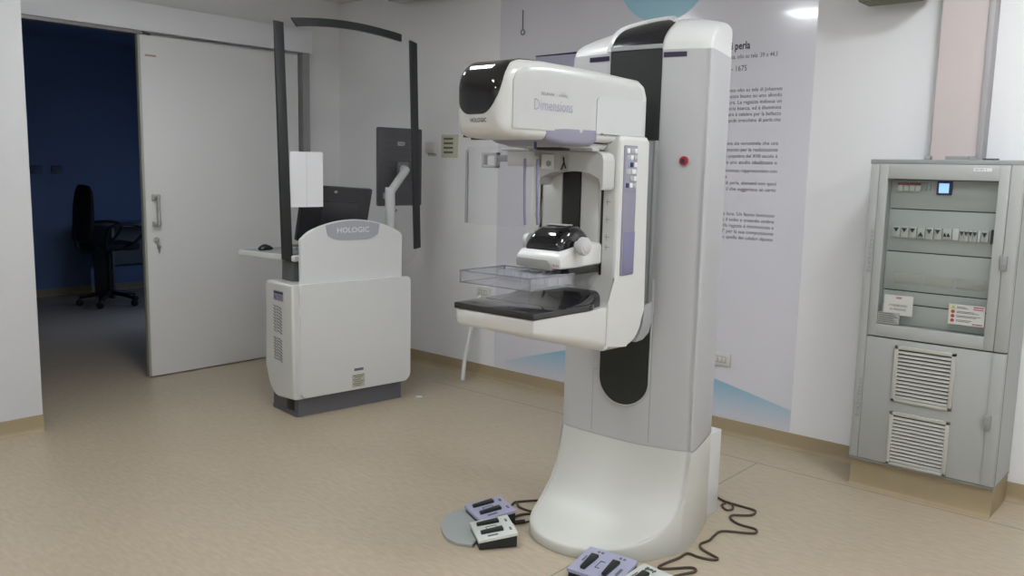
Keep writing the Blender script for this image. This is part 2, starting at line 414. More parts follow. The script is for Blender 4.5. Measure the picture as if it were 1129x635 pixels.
o = MB(); o.bm.free(); o.bm = cm; o.build('column_cap', WHITE, G, ang=50)
# black track down the middle of the column
tx0, tx1 = -2.212, -1.962
tr = MB(); rad = (tx1-tx0)/2; cx = (tx0+tx1)/2
def strip(mb, rows, yo, thick):
    """rows: list of (z, x0, x1) curved panel that follows the column front"""
    rings = []
    for z, a, b2 in rows:
        n = 10; fr = [Vector((a+(b2-a)*i/n, yfront(a+(b2-a)*i/n)-yo, z)) for i in range(n+1)]
        bk = [p+Vector((0, thick, 0)) for p in fr[::-1]]; rings.append(fr+bk)
    mb.loft(rings)
rows = []
for k2 in range(13):
    a = 0.5*PI*k2/12; w = max(rad*math.sin(a), 0.004); rows.append((0.62+rad*0.95*(1-math.cos(a)), cx-w, cx+w))
rows.append((2.175, tx0, tx1))
strip(tr, rows, 0.004, 0.010); tr.build('track_cover', TRACKB, G)
rim = MB(); rim_pts = []
for k2 in range(-16, 17):
    a = 0.5*PI*k2/16; x = cx+(rad+0.004)*math.sin(a); z = 0.62-0.004+rad*0.95*(1-math.cos(a)); rim_pts.append((x, yfront(x)-0.002, z))
rim_pts = [(rim_pts[0][0], rim_pts[0][1], 1.2)]+rim_pts+[(rim_pts[-1][0], rim_pts[-1][1], 1.2)]
rim.tube(rim_pts, 0.005, 6); rim.build('track_rim', LTG, G)
# dark arch insert on the cap
ins = bmesh.new(); g2 = []
for j in range(15):
    a = math.radians(66)*j/14; f = j/14
    w = rad*(1-max(0, (f-0.62)/0.38)**2.4*0.55)
    g2.append([cap_pt(cx+0.012*max(0, f-.6)+w*(-1+2*i/12), a, 0.004) for i in range(13)])
vv = [[ins.verts.new(p) for p in r] for r in g2]
for a, b2 in zip(vv, vv[1:]):
    for i in range(12): ins.faces.new((a[i], a[i+1], b2[i+1], b2[i]))
bmesh.ops.solidify(ins, geom=ins.faces[:], thickness=0.003)
o = MB(); o.bm.free(); o.bm = ins; o.build('arch_insert', CAPB, G)
edge = [r[0] for r in g2]+g2[-1][1:-1]+[r[-1] for r in g2[::-1]]
MB().tube([p+Vector((-0.008 if i < 15 else 0, 0, 0.003)) for i, p in enumerate(edge[:30])], 0.012, 8).build('arch_rim', WHITE, G)
s_ = MB(); strip(s_, [(2.176, tx0, tx1), (2.194, tx0, tx1)], 0.009, 0.01); s_.build('arch_seam_strip', MIDG, G)
for a, b2, z in ((-2.330, -2.222, 2.139), (-1.956, -1.862, 2.139)):
    s_ = MB(); strip(s_, [(z, a, b2), (z+0.020, a, b2)], 0.003, 0.006); s_.build('indicator_slot', MDARK, G)
bx = -1.85; by = yfront(bx)
e_ = MB(); e_.disc((bx, by, 1.711), (0.12, -1, 0), 0.019, 0.016, 24, 0.004); e_.build('emergency_button', RED, G)
MB().disc((bx, by, 1.711), (0.12, -1, 0), 0.024, 0.005, 24, 0.002).build('button_collar', LTG, G)
MB().disc((bx+0.002, by-0.0155, 1.711), (0.12, -1, 0), 0.008, 0.003, 16).build('button_mark', INK, G)
# service panel seam lines beneath the track
sp_ = MB()
strip(sp_, [(0.466, -2.252, -2.249), (0.76, -2.252, -2.249)], 0.0006, 0.002)
strip(sp_, [(0.466, -1.953, -1.950), (1.05, -1.953, -1.950)], 0.0006, 0.002)
strip(sp_, [(0.757, -2.252, -2.215), (0.760, -2.252, -2.215)], 0.0006, 0.002)
sp_.build('service_panel_seam', MIDG, G)
MB().box(-2.33, -1.883, 3.60, 3.78, 0.0, 0.42, 0.006).build('rear_box', WHITE, G)

# --- C-arm body
XR = -1.900; XLm = -2.345
arm = MB()
arm.prism([(2.82, 1.775), (2.84, 1.80), (3.025, 1.80), (3.045, 1.78), (3.045, 1.09), (3.042, 1.055), (3.030, 1.020), (3.012, 0.992), (2.988, 0.970), (2.958, 0.957), (2.92, 0.952), (2.772, 0.952), (2.772, 1.128), (2.788, 1.134), (2.802, 1.150), (2.812, 1.180), (2.82, 1.24)], 'x', XLm, XR, 0.018, 3)
arm.build('arm_housing', CREAM, G, ang=40, wn=True)
bp = MB(); bp.box(XLm+0.02, XR-0.012, 3.045, 3.10, 1.10, 1.785, 0.006); bp.build('arm_back_plate', DKG, G)
bp = MB(); bp.box(XLm+0.01, XR-0.004, 3.085, 3.115, 1.10, 1.79, 0.004); bp.build('arm_back_edge', mat('edge_slate', (0.17, 0.18, 0.18), 0.4), G)
bp = MB(); bp.prism([(3.046, 1.10), (3.11, 1.12), (3.115, 1.03), (3.095, 0.985), (3.05, 0.962), (3.0, 0.958), (3.02, 0.985), (3.046, 1.03)], 'x', XLm+0.01, XR-0.002, 0.004); bp.build('arm_lower_boot', MIDG, G)
MB().box(-2.2, -2.0, 3.10, 3.19, 1.25, 1.55, 0.01).build('arm_pivot', DKG, G)
# receptor housing: lofted forward from the arm
rc = MB(); rings = []
for y, x0, x1, z0, z1, r in ((2.332, -2.290, -1.922, 1.078, 1.124, 0.012), (2.336, -2.298, -1.914, 1.070, 1.126, 0.018), (2.35, -2.300, -1.912, 1.062, 1.127, 0.022), (2.44, -2.303, -1.910, 1.038, 1.127, 0.03),
                             (2.58, -2.312, -1.906, 1.0, 1.127, 0.04), (2.70, -2.325, -1.902, 0.966, 1.127, 0.045), (2.772, -2.335, -1.900, 0.954, 1.127, 0.035)):
    rings.append([(p[0], y, p[1]) for p in rrect(x0, x1, z0, z1, (r, r, 0.004, 0.004))])
rc.loft(rings); rc.build('receptor_housing', CREAM, G, ang=50)
MB().box(-1.9005, -1.8994, 2.771, 2.774, 0.975, 1.128).build('housing_seam', MIDG, G, smooth=False)
# black receptor top, raised at the back with rounded end
bt = MB(); bt.prism([(-2.303, 2.329), (-1.909, 2.329), (-1.905, 2.60), (-1.899, 2.64), (-1.902, 2.685), (-1.925, 2.725), (-1.965, 2.745), (-2.26, 2.745), (-2.30, 2.72), (-2.318, 2.68), (-2.315, 2.60)], 'z', 1.127, 1.150, 0.003)
bt.build('receptor_top', BLACKT, G, ang=40)
bh = MB(); rings = []
for y, z1, w in ((2.50, 1.1505, 0.004), (2.58, 1.153, 0.006), (2.64, 1.160, 0.010), (2.69, 1.172, 0.016), (2.73, 1.184, 0.024), (2.775, 1.190, 0.032)):
    rings.append([(p[0], y, p[1]) for p in rrect(-2.312+w, -1.904-w, 1.128, z1, (0.002, 0.002, min(0.03, (z1-1.13)*0.9), min(0.03, (z1-1.13)*0.9)))])
bh.loft(rings); bh.build('receptor_backstop', BLACKT, G, ang=50)
# arm front details
for x, z0 in ((-2.283, 1.26), (-1.972, 1.248)):
    MB().box(x-0.005, x+0.005, 2.8165, 2.822, z0, 1.62, 0.001).build('guide_slot', BLACKM, G)
MB().box(-2.166, -2.078, 2.812, 2.822, 1.25, 1.665, 0.002).build('guide_track', BLACKM, G)
for x0, x1 in ((-2.262, -2.172), (-2.072, -1.990)):
    MB().box(x0, x1, 2.8145, 2.822, 1.27, 1.66, 0.003).build('guide_panel', LTG if False else CREAM, G)
for x in (-2.318, -1.955):
    for z in (1.615, 1.54, 1.47, 1.40, 1.36):
        tk = MB(); tk.box(x, x+0.022, 2.8188, 2.8205, z, z+0.003); tk.box(x+0.006, x+0.009, 2.8188, 2.8205, z-0.012, z+0.012)
        tk.build('scale_mark', MIDG, G, smooth=False)
# carriage: arched bracket that holds the face shield
ar = []
for k2 in range(13):
    u = -1+2*k2/12; ar.append((-2.075+0.145*u, 1.628+0.030*math.sqrt(max(0, 1-u*u*0.95))))
pro = [(-2.225, 1.737), (-2.225, 1.59), (-2.222, 1.60)] ; pro = [(-2.228, 1.735), (-2.228, 1.60)]+ar+[(-1.930, 1.595), (-1.922, 1.588), (-1.914, 1.60), (-1.914, 1.70), (-1.921, 1.722), (-1.942, 1.735)]
MB().prism(pro, 'y', 2.735, 2.815, 0.005).build('carriage_arch', LTG if False else mat('carriage_grey', (0.50, 0.50, 0.49), 0.4), G, ang=40, wn=True)
CG = _m['carriage_grey']
MB().box(-2.211, -2.153, 2.724, 2.736, 1.664, 1.722, 0.002).build('dial_label', INKW, G)
MB().disc((-2.172, 2.724, 1.686), (0, -1, 0), 0.012, 0.004, 20).build('dial', MIDG, G)
nd = MB(); nd.box(-2.122, -2.084, 2.731, 2.736, 1.655, 1.722, 0.002); nd.build('latch_plate', LTG, G)
nd = MB(); nd.tube([(-2.103, 2.728, 1.712), (-2.100, 2.728, 1.69), (-2.112, 2.728, 1.663)], 0.0035, 6); nd.tube([(-2.100, 2.728, 1.69), (-2.090, 2.728, 1.668)], 0.003, 6); nd.build('latch_lever', BLACKM, G)
# bridge bracket to the left and forward rail
br = MB(); br.box(-2.375, -2.225, 2.70, 2.76, 1.672, 1.737, 0.004); br.build('side_bracket', CG, G)
br = MB(); br.box(-2.400, -1.935, 2.69, 2.735, 1.735, 1.745, 0.002); br.build('bracket_lip', LTG, G)
br = MB(); br.box(-2.455, -2.375, 2.725, 2.74, 1.690, 1.718, 0.002); br.build('shield_rail', ACRYE, G)
sq = MB()
for a in ((-2.538, -2.452, 1.716, 1.728), (-2.538, -2.452, 1.664, 1.676), (-2.538, -2.524, 1.664, 1.728), (-2.466, -2.452, 1.664, 1.728)):
    sq.box(a[0], a[1], 2.72, 2.745, a[2], a[3], 0.002)
sq.build('rail_catch', mat('translucent_grey', (0.42, 0.42, 0.42), 0.4), G)
# neck under the tube head
MB().prism([(2.50, 1.765), (2.56, 1.748), (2.70, 1.742), (2.80, 1.742), (2.84, 1.765)], 'x', -2.255, -1.955, 0.01).build('tube_neck', CG, G, ang=40, wn=True)
MB().box(-2.14, -2.02, 2.60, 2.66, 1.735, 1.747, 0.002).build('neck_gasket', BLACKM, G)
# face shield (clear)
fs = MB(); fs.box(-2.365, -2.062, 2.45, 2.4535, 1.447, 1.742, 0.001); fs.build('face_shield', ACRYS, G, smooth=False)
fe = MB(); fe.box(-2.369, -2.359, 2.447, 2.456, 1.447, 1.733, 0.001); fe.build('face_shield_edge', MIDG, G)
for x, y in ((-2.066, 2.45), (-2.047, 2.50)):
    MB().tube([(x, y, 1.70), (x, y, 1.62), (x+0.004, y, 1.50), (x+0.008, y, 1.455)], 0.0055, 8).build('shield_side_edge', mat('shield_edge_violet', (0.20, 0.20, 0.30), 0.35), G)
# collimator filter plate and rod under the tube nose
cp = MB(); cp.box(-2.335, -2.00, 2.44, 2.46, 1.769, 1.778, 0.001); cp.box(-2.24, -2.02, 2.3, 2.5, 1.772, 1.78, 0.001); cp.build('filter_plate', mat('filter_dark_brown', (0.03, 0.015, 0.012), 0.4), G)
MB().tube([(-2.019, 2.45, 1.772), (-2.019, 2.45, 1.735)], 0.005, 8).build('shield_rod', NAVY, G)
# --- compression device
CMx = -2.063
cb = MB(); rings = []
for y, hw, z0, z1, r in ((2.535, 0.100, 1.300, 1.330, 0.008), (2.539, 0.108, 1.292, 1.338, 0.012), (2.56, 0.110, 1.290, 1.356, 0.016), (2.62, 0.104, 1.288, 1.368, 0.018), (2.68, 0.100, 1.288, 1.376, 0.018), (2.82, 0.095, 1.292, 1.380, 0.018)):
    rings.append([(CMx+p[0], y, p[1]) for p in rrect(-hw, hw, z0, z1, (r*.6, r*.6, r, r))])
cb.loft(rings); cb.build('compression_body', WHITE, G, ang=45)
cf = MB(); cf.prism([(CMx-0.100, 1.292), (CMx-0.104, 1.312), (CMx-0.098, 1.324), (CMx+0.045, 1.322), (CMx+0.066, 1.308), (CMx+0.074, 1.290), (CMx+0.070, 1.284), (CMx-0.060, 1.286), (CMx-0.075, 1.292)], 'y', 2.527, 2.540, 0.003)
cf.build('compression_grip', mat('grip_grey', (0.27, 0.27, 0.26), 0.5), G)
dm = MB(); rings = []
for y, hw, z1 in ((2.560, 0.078, 1.372), (2.564, 0.084, 1.387), (2.575, 0.088, 1.408), (2.595, 0.090, 1.428), (2.62, 0.090, 1.441), (2.67, 0.088, 1.449), (2.71, 0.086, 1.447), (2.745, 0.083, 1.430), (2.765, 0.078, 1.400)):
    r = min(0.05, (z1-1.352)*0.75); rings.append([(CMx+p[0], y, p[1]) for p in rrect(-hw, hw, 1.350, z1, (0.004, 0.004, r, r), 8)])
dm.loft(rings); dm.build('compression_dome', BLACKG, G, ang=60)
MB().box(CMx-0.05, CMx+0.045, 2.64, 2.69, 1.4475, 1.4515, 0.001).build('dome_display', LTG, G)
for sx in (-1, 1):
    kb = MB(); kb.disc((CMx+sx*0.100, 2.645, 1.375), (sx, 0, 0), 0.018, 0.030, 20); kb.disc((CMx+sx*0.124, 2.645, 1.375), (sx, 0, 0), 0.035, 0.024, 28, 0.006); kb.disc((CMx+sx*0.147, 2.645, 1.375), (sx, 0, 0), 0.022, 0.004, 24, 0.002)
    kb.build('compression_knob', CG, G)
lb = MB(); lb.text('18x24', (CMx+0.072, 2.5340, 1.300), (1, 0, 0), (0, 0, 1), 0.010, 0.030); lb.build('paddle_label', REDP, G, smooth=False)
MB().box(CMx+0.055, CMx+0.10, 2.60, 2.80, 1.262, 1.292, 0.006).build('paddle_clamp', BLACKM, G)
# clear compression paddle tray
pd = MB(); px0, px1, py0, py1 = -2.298, -1.948, 2.355, 2.612; zb, zt, th = 1.226, 1.272, 0.004
pd.box(px0+0.006, px1-0.006, py0+0.006, py1-0.006, zb, zb+th)
pd.box(px0, px1, py0, py0+th, zb, zt); pd.box(px0, px1, py1-th, py1, zb, zt); pd.box(px0, px0+th, py0+th, py1-th, zb, zt); pd.box(px1-th, px1, py0+th, py1-th, zb, zt)
pd.build('compression_paddle', ACRY, G, smooth=False)
pr_ = MB()
for a in ((px0-.003, px1+.003, py0-.003, py0+.004), (px0-.003, px1+.003, py1-.004, py1+.003), (px0-.003, px0+.004, py0, py1), (px1-.004, px1+.003, py0, py1)):
    pr_.box(*a, zt-0.003, zt+0.0015)
    pr_.box(*a, zb-0.001, zb+0.002)
for (x, y) in ((px0, py0), (px1, py0), (px1, py1), (px0, py1)): pr_.box(x-.002, x+.002, y-.002, y+.002, zb, zt)
pr_.build('paddle_rim', ACRYE, G, smooth=False)
rb = MB()
for i in range(13):
    x = px0+0.075+i*0.0205; rb.box(x, x+0.003, 2.49+0.01*(i % 2), 2.608, zb+0.003, zb+0.044-0.005*(i % 3))
rb.box(px0+0.07, px1-0.02, 2.545, 2.549, zb+0.003, zb+0.030)
rb.build('paddle_ribs', clear_mat('rib_acrylic', (0.93, 0.93, 0.95), 0.2, (0.72, 0.72, 0.76), 0.42), G, smooth=False)
pm = MB()
for i in range(2): pm.box(px1-0.13+i*0.05, px1-0.10+i*0.05, 2.60, 2.66, zb+0.02, 1.295, 0.002)
pm.build('paddle_mount', ACRYE, G)
MB().tube([(-2.26, 2.800, 1.55), (-2.262, 2.79, 1.45), (-2.27, 2.78, 1.40)], 0.0018, 6).build('thin_wire', MIDG, G)

# --- tube head
TC = -2.085
secs = []
for y, hwL, hwR, z0, z1, r in ((2.212, 0.050, 0.055, 1.86, 1.92, 0.028), (2.216, 0.085, 0.082, 1.812, 1.963, 0.045), (2.226, 0.103, 0.098, 1.788, 1.992, 0.052), (2.245, 0.117, 0.110, 1.775, 2.014, 0.055), (2.275, 0.128, 0.120, 1.770, 2.030, 0.055), (2.33, 0.138, 0.128, 1.768, 2.040, 0.052),
                           (2.42, 0.148, 0.135, 1.767, 2.043, 0.048), (2.60, 0.165, 0.146, 1.767, 2.040, 0.045), (2.80, 0.185, 0.156, 1.768, 2.034, 0.045), (2.93, 0.20, 0.163, 1.770, 2.028, 0.045), (2.985, 0.21, 0.165, 1.773, 2.024, 0.034), (3.015, 0.21, 0.164, 1.778, 2.012, 0.034), (3.035, 0.205, 0.160, 1.785, 1.985, 0.034), (3.042, 0.195, 0.150, 1.80, 1.94, 0.04)):
    secs.append((y, hwL, hwR, z0, z1, r))
def shead(off, y):
    """interpolated section"""
    for a, b2 in zip(secs, secs[1:]):
        if a[0] <= y <= b2[0]:
            t = (y-a[0])/(b2[0]-a[0]); return [a[i]+(b2[i]-a[i])*t for i in range(6)]
th_ = MB(); rings = []
for y, l, r_, z0, z1, r in secs:
    rings.append([(TC+p[0], y, p[1]) for p in rrect(-l, r_, z0, z1, (r*.55, r*.55, r, r), 8)])
th_.loft(rings)
bvh = BVHTree.FromBMesh(th_.bm)
th_.build('tube_head', CREAM, G, ang=60)
# raised side shell (right) in a slightly different tone with rounded front corner
def side_patch(name, m, pts, off, parent, nsub=24):
    """pts (y,z) outline projected on the right side of the tube head"""
    bm2 = bmesh.new(); ys = [p[0] for p in pts]; n = nsub
    # polygon fan rows between lower and upper boundary
    lo, hi = pts[0], pts[1]
    V = []
    for i in range(len(lo)):
        col_ = []
        for j in range(n+1):
            y = lo[i][0]+(hi[i][0]-lo[i][0])*j/n; z = lo[i][1]+(hi[i][1]-lo[i][1])*j/n
            h = bvh.ray_cast(Vector((0, y, z)), Vector((-1, 0, 0)))
            p = h[0]+h[1]*off if h[0] is not None else Vector((TC+0.13, y, z))
            col_.append(bm2.verts.new(p))
        V.append(col_)
    for a, b2 in zip(V, V[1:]):
        for j in range(n): bm2.faces.new((a[j], b2[j], b2[j+1], a[j+1]))
    bmesh.ops.recalc_face_normals(bm2, faces=bm2.faces)
    if sum(f.normal.x for f in bm2.faces) < 0: bmesh.ops.reverse_faces(bm2, faces=bm2.faces)
    bmesh.ops.solidify(bm2, geom=bm2.faces[:], thickness=off*0.9)
    q = MB(); q.bm.free(); q.bm = bm2; return q.build(name, m, parent, ang=50)
N_ = 70; lo = []; hi = []
for i in range(N_+1):
    u = i/N_; y = 2.262+(2.995-2.262)*u
    cr = max(0, 1-u/0.10); e1 = 0.045*(1-math.sqrt(max(0, 1-cr*cr)))
    cr2 = max(0, (u-0.90)/0.10); e2 = 0.05*(1-math.sqrt(max(0, 1-cr2*cr2)))
    lo.append((y, 1.80+0.0*u)); hi.append((y, 2.018-0.012*max(0, 1-u/0.25)-e1-e2-0.010*u))
side_patch('side_shell', mat('side_shell_grey_white', (0.50, 0.505, 0.495), 0.33, coat=0.15), (lo, hi), 0.004, G)
lo = []; hi = []
for i in range(41):
    u = i/40; y = 2.700+(3.014-2.700)*u; cr = max(0, 1-u/0.12)
    lo.append((y, 1.800)); hi.append((y, 1.940-0.015*(1-math.sqrt(max(0, 1-cr*cr)))-0.0*u))
side_patch('rear_side_cover', mat('rear_cover_white', (0.52, 0.525, 0.53), 0.3, coat=0.15), (lo, hi), 0.007, G)
# lavender lower lip
lv = MB(); rings = []
for y, hw, z0, z1 in ((2.425, 0.137, 1.768, 1.800), (2.455, 0.142, 1.758, 1.806), (2.52, 0.147, 1.750, 1.810), (2.62, 0.152, 1.748, 1.812), (2.68, 0.156, 1.752, 1.812), (2.705, 0.156, 1.762, 1.812)):
    rings.append([(TC+p[0]-0.005, y, p[1]) for p in rrect(-hw, hw+0.004, z0, z1, (0.02, 0.02, 0.002, 0.002))])
lv.loft(rings); lv.build('lavender_lip', LAV, G, ang=50)
MB().box(-2.03, -1.925, 2.73, 2.92, 1.7985, 1.8035, 0.001).build('gap_gasket', BLACKM, G)
# visor (gloss black) wrapped over the nose
vz = bmesh.new(); rows = []
oc = Vector((TC-0.012, 2.38, 1.905))
nj, ni = 54, 26
for j in range(nj+1):
    t = (j/nj)**1.7; ang_ = math.radians(-19+ (176-(-19))*t)
    if t < 0.24: w = 0.030+0.082*math.sqrt(1-((0.24-t)/0.24)**2)
    else: w = 0.112
    sh = 0.0
    row = []
    for i in range(ni+1):
        u = -1+2*i/ni
        wr = w-(0.018*min(1, max(0, (t-0.25)/0.2)) if u > 0 else 0)+ (0.0 if u < 0 else 0.0)
        org = Vector((oc.x+u*wr*(0.995), oc.y, oc.z))
        dr = Vector((0, -math.cos(ang_), math.sin(ang_)))
        if ang_ > PI/2:
            f = (ang_-PI/2)/(math.radians(176)-PI/2); org = oc+Vector((u*(wr*(1-0.25*f)), 0.28*f, 0)); dr = Vector((0, 0, 1))
        org.x = max(min(org.x, TC+0.0975), TC-0.116)
        h = bvh.ray_cast(org, dr)
        row.append(h[0]+h[1]*0.003)
    rows.append(row)
vv = [[vz.verts.new(p) for p in r] for r in rows]
for a, b2 in zip(vv, vv[1:]):
    for i in range(ni): vz.faces.new((a[i], a[i+1], b2[i+1], b2[i]))
bmesh.ops.recalc_face_normals(vz, faces=vz.faces)
if sum(f.normal.y*f.calc_area() for f in vz.faces) > 0: bmesh.ops.reverse_faces(vz, faces=vz.faces)
bmesh.ops.solidify(vz, geom=vz.faces[:], thickness=0.0025)
q = MB(); q.bm.free(); q.bm = vz; q.build('visor', BLACKG, G, ang=60)
# writing on the tube head
q = MB(); q.text('HOLOGIC', (-2.122, 2.2215, 1.820), (1, 0, 0), (0, 0, 1), 0.014, 0.076, bold=0.02)
for v in q.bm.verts:
    h = bvh.ray_cast(Vector((v.co.x, 1.9, v.co.z)), Vector((0, 1, 0)))
    if h[0] is not None: v.co = h[0]+Vector((0, -0.0008, 0))
q.build('maker_name', INK, G, smooth=False)
def side_text(body, y, z, hgt, wid, name, m, bold=0.0):
    q = MB(); q.text(body, (0, y, z), (0, 1, 0), (0, 0, 1), hgt, wid, bold=bold)
    for v in q.bm.verts:
        h = bvh.ray_cast(Vector((0, v.co.y, v.co.z)), Vector((-1, 0, 0)))
        if h[0] is not None: v.co = h[0]+Vector((0.0052, 0, 0))
    return q.build(name, m, G, smooth=False)
side_text('Dimensions', 2.355, 1.868, 0.040, 0.205, 'model_lettering', INKL)
side_text('SELENIA', 2.388, 1.921, 0.010, 0.070, 'small_lettering', INKG)
q = MB()
for i, (dy, hh) in enumerate(((0, .012), (0.010, .019), (0.020, .022), (0.030, .019), (0.040, .012))):
    y = 2.482+dy
    for yy, zz in ((y, 1.921),):
        q.prism([(yy, zz), (yy+0.006, zz), (yy+0.004, zz+hh)], 'x', TC+0.1415, TC+0.1425)
for v in q.bm.verts:
    h = bvh.ray_cast(Vector((0, v.co.y, v.co.z)), Vector((-1, 0, 0)))
    if h[0] is not None: v.co = h[0]+Vector((0.0052, 0, 0))
q.build('crest_logo', INKL, G, smooth=False)
# --- control panel on the arm's side
MB().box(-1.902, -1.8965, 2.852, 2.945, 1.248, 1.762, 0.004).build('side_panel', LAV, G)
MB().box(-1.8975, -1.8950, 2.866, 2.945, 1.252, 1.422, 0.001).build('grip_recess', LAVD, G)  # flat plate, shade of the grip hollow put into its darker violet
cpn = MB().box(-1.898, -1.8945, 2.858, 2.940, 1.585, 1.757, 0.002).build('button_panel', mat('keypad_grey_lilac', (0.30, 0.30, 0.36), 0.5), G)
for r_ in range(6):
    z = 1.742-r_*0.027
    for c_ in range(3 if r_ != 3 else 2):
        y = 2.864+c_*0.026
        if (r_ in (2, 4)) and c_ == 0: continue
        w_ = 0.020 if r_ != 3 else 0.030
        y = y if r_ != 3 else 2.864+c_*0.038
        MB().box(-1.895, -1.8915, y, y+w_, z-0.010, z+0.009, 0.002).build('button', NAVY if (r_, c_) in ((2, 1), (5, 0)) else (LTG if (r_+c_) % 2 else INKW), cpn)

# ------------------------------------------------------------------ acquisition workstation (local frame: x = width, y = towards the back)
WROT = math.atan2(0.99330738, 0.11550086)
W = empty('workstation_trolley', (-4.67, 3.27, 0), 'white radiology workstation trolley with rounded body and grey base beside the sliding door', 'workstation', WROT)
def wb(mb, name, m, **k): return mb.build(name, m, W, world=False, **k)
bs = MB(); bs.loft([[(0.0, 0.0, 0), (0.822, 0, 0), (0.822, 0.346, 0), (0.0, 0.346, 0)], [(0.0, 0.0, 0.155), (0.822, 0, 0.155), (0.822, 0.346, 0.155), (0.0, 0.346, 0.155)]])
wb(bs, 'trolley_base', BASEG)
wb(MB().box(-0.012, 0.10, 0.005, 0.335, 0.0, 0.03, 0.003), 'base_flange', BASEG)
wb(MB().box(-0.006, 0.002, 0.055, 0.150, 0.035, 0.105, 0.002), 'power_inlet', BLACKM)
prof = [(-0.02, 0.125)]
for k2 in range(8): a = 0.5*PI*k2/7; prof.append((0.36-0.16+0.16*math.sin(a), 0.105+0.20-0.20*math.cos(a)))
prof += [(0.36, 0.862), (0.35, 0.882), (0.33, 0.888), (-0.02, 0.888)]
wb(MB().prism(prof, 'x', -0.045, 0.865, 0.022, 4), 'trolley_body', CREAM, ang=50, wn=True)
fp = [(p[0], p[1]) for p in rrect(0.0, 0.872, 0.135, 0.89, (0.035, 0.05, 0.03, 0.012), 6)]
wb(MB().prism(fp, 'y', -0.045, -0.015, 0.006), 'front_panel', WHITE, ang=40, wn=True)
# curved-top headboard
hb = [(0.032, 0.885), (0.826, 0.885), (0.826, 1.175)]
for k2 in range(5): a = 0.5*PI*k2/4; hb.append((0.826-0.03+0.03*math.cos(a), 1.175+0.03*math.sin(a)))
for k2 in range(15):
    u = 1-2*(k2)/14; hb.append((0.43+0.335*u, 1.228+0.072*(1-u*u)))
for k2 in range(5): a = 0.5*PI+0.5*PI*k2/4; hb.append((0.032+0.03+0.03*math.cos(a), 1.165+0.03*math.sin(a)))
wb(MB().prism(hb, 'y', 0.0, 0.035, 0.005), 'headboard', WHITE, ang=40, wn=True)
pq = []
for k2 in range(13): u = -1+2*k2/12; pq.append((0.425+0.212*u, 1.226+0.072*(1-(u*0.64)**2)-0.004))
for k2 in range(13):
    u = 1-2*k2/12; pq.append((0.425+0.196*u, 1.185-0.022*(1-u**4)+0.012*abs(u)**6))
wb(MB().prism(pq, 'y', -0.003, 0.002, 0.0), 'name_plaque', mat('plaque_blue_grey', (0.36, 0.37, 0.41), 0.4), ang=40)
wb(MB().text('HOLOGIC', (0.425, -0.003, 1.214), (1, 0, 0), (0, 0, 1), 0.036, 0.25, 'CENTER', bold=0.01), 'plaque_lettering', INKW, smooth=False)
# labels on the front
wb(MB().box(0.402, 0.475, -0.0458, -0.0450, 0.264, 0.282), 'maker_badge', INKG, smooth=False)
lab = wb(MB().box(0.385, 0.485, -0.0462, -0.0450, 0.150, 0.240), 'rating_label', BEIGEL, smooth=False)
q = MB()
for i, z in enumerate((0.228, 0.216, 0.200, 0.186, 0.172, 0.160)):
    q.box(0.392+0.01*(i % 2), 0.478-0.012*(i % 3), -0.0466, -0.0461, z, z+0.005)
q.build('label_print', INKG, lab, world=False, smooth=False)
# left side vents and label
sl = wb(MB().box(-0.0462, -0.0448, 0.10, 0.235, 0.765, 0.832), 'side_label', mat('label_lilac', (0.30, 0.29, 0.38), 0.6), smooth=False)
MB().box(-0.0468, -0.0460, 0.105, 0.230, 0.812, 0.826).build('label_stripe', INK, sl, world=False, smooth=False)
MB().text('RTI', (-0.0464, 0.225, 0.772), (0, -1, 0), (0, 0, 1), 0.030, 0.10).build('label_letters', NAVY, sl, world=False, smooth=False)
for (z0, z1, nn) in ((0.545, 0.73, 9), (0.355, 0.515, 8)):
    q = MB()
    for i in range(nn):
        z = z1-(z1-z0)*i/nn
        q.tube([(-0.0455, 0.235, z), (-0.0455, 0.205, z-0.012)], 0.0035, 5); q.tube([(-0.0455, 0.165, z-0.004), (-0.0455, 0.125, z-0.02)], 0.0035, 5); q.tube([(-0.0455, 0.195, z), (-0.0455, 0.175, z-0.01)], 0.0035, 5)
    wb(q, 'side_vent', DKG)
# neck and keyboard tray
wb(MB().box(0.05, 0.80, 0.14, 0.30, 0.885, 1.03, 0.006), 'tray_support', DKG)
tp = [(0.015, 0.055), (-0.105, 0.63), (0.72, 0.78), (0.82, 0.20)]
wb(MB().prism(tp, 'z', 1.03, 1.068, 0.008, 3), 'keyboard_tray', CREAM, ang=40, wn=True)
wb(MB().prism([(0.03, 0.12), (-0.075, 0.60), (0.69, 0.74), (0.78, 0.23)], 'z', 1.068, 1.071), 'tray_mat', MIDG, smooth=False)
# privacy glass with bars
gy = 0.10
gl = [(-0.05, 2.545)]
for k2 in range(13): u = k2/12; gl.append((0.0+0.96*u, 2.560+0.05*math.sin(PI*u)))
gl += [(1.0, 2.545), (1.035, 1.07), (0.99, 0.98), (0.90, 0.93), (0.10, 0.93), (0.0, 0.99)]
wb(MB().prism(gl, 'y', gy-0.003, gy+0.003), 'glass_shield', GLASS, smooth=False)
wb(MB().prism([(-0.083, 2.55), (-0.021, 2.545), (0.022, 1.02), (-0.050, 1.045)], 'y', gy-0.014, gy+0.012, 0.004), 'side_bar', FRAMEB)
wb(MB().prism([(0.955, 2.545), (1.012, 2.53), (1.057, 1.075), (1.005, 1.065)], 'y', gy-0.014, gy+0.012, 0.004), 'side_bar', FRAMEB)
tb = []
for k2 in range(15): u = k2/14; tb.append((0.035+0.845*u, 2.577+0.045*math.sin(PI*(0.12+0.80*u))-0.012))
for k2 in range(15): u = 1-k2/14; tb.append((0.075+0.805*u, 2.527+0.047*math.sin(PI*(0.12+0.80*u))-0.012))
wb(MB().prism(tb, 'y', gy-0.014, gy+0.012, 0.004), 'top_bar', FRAMEB, ang=50)

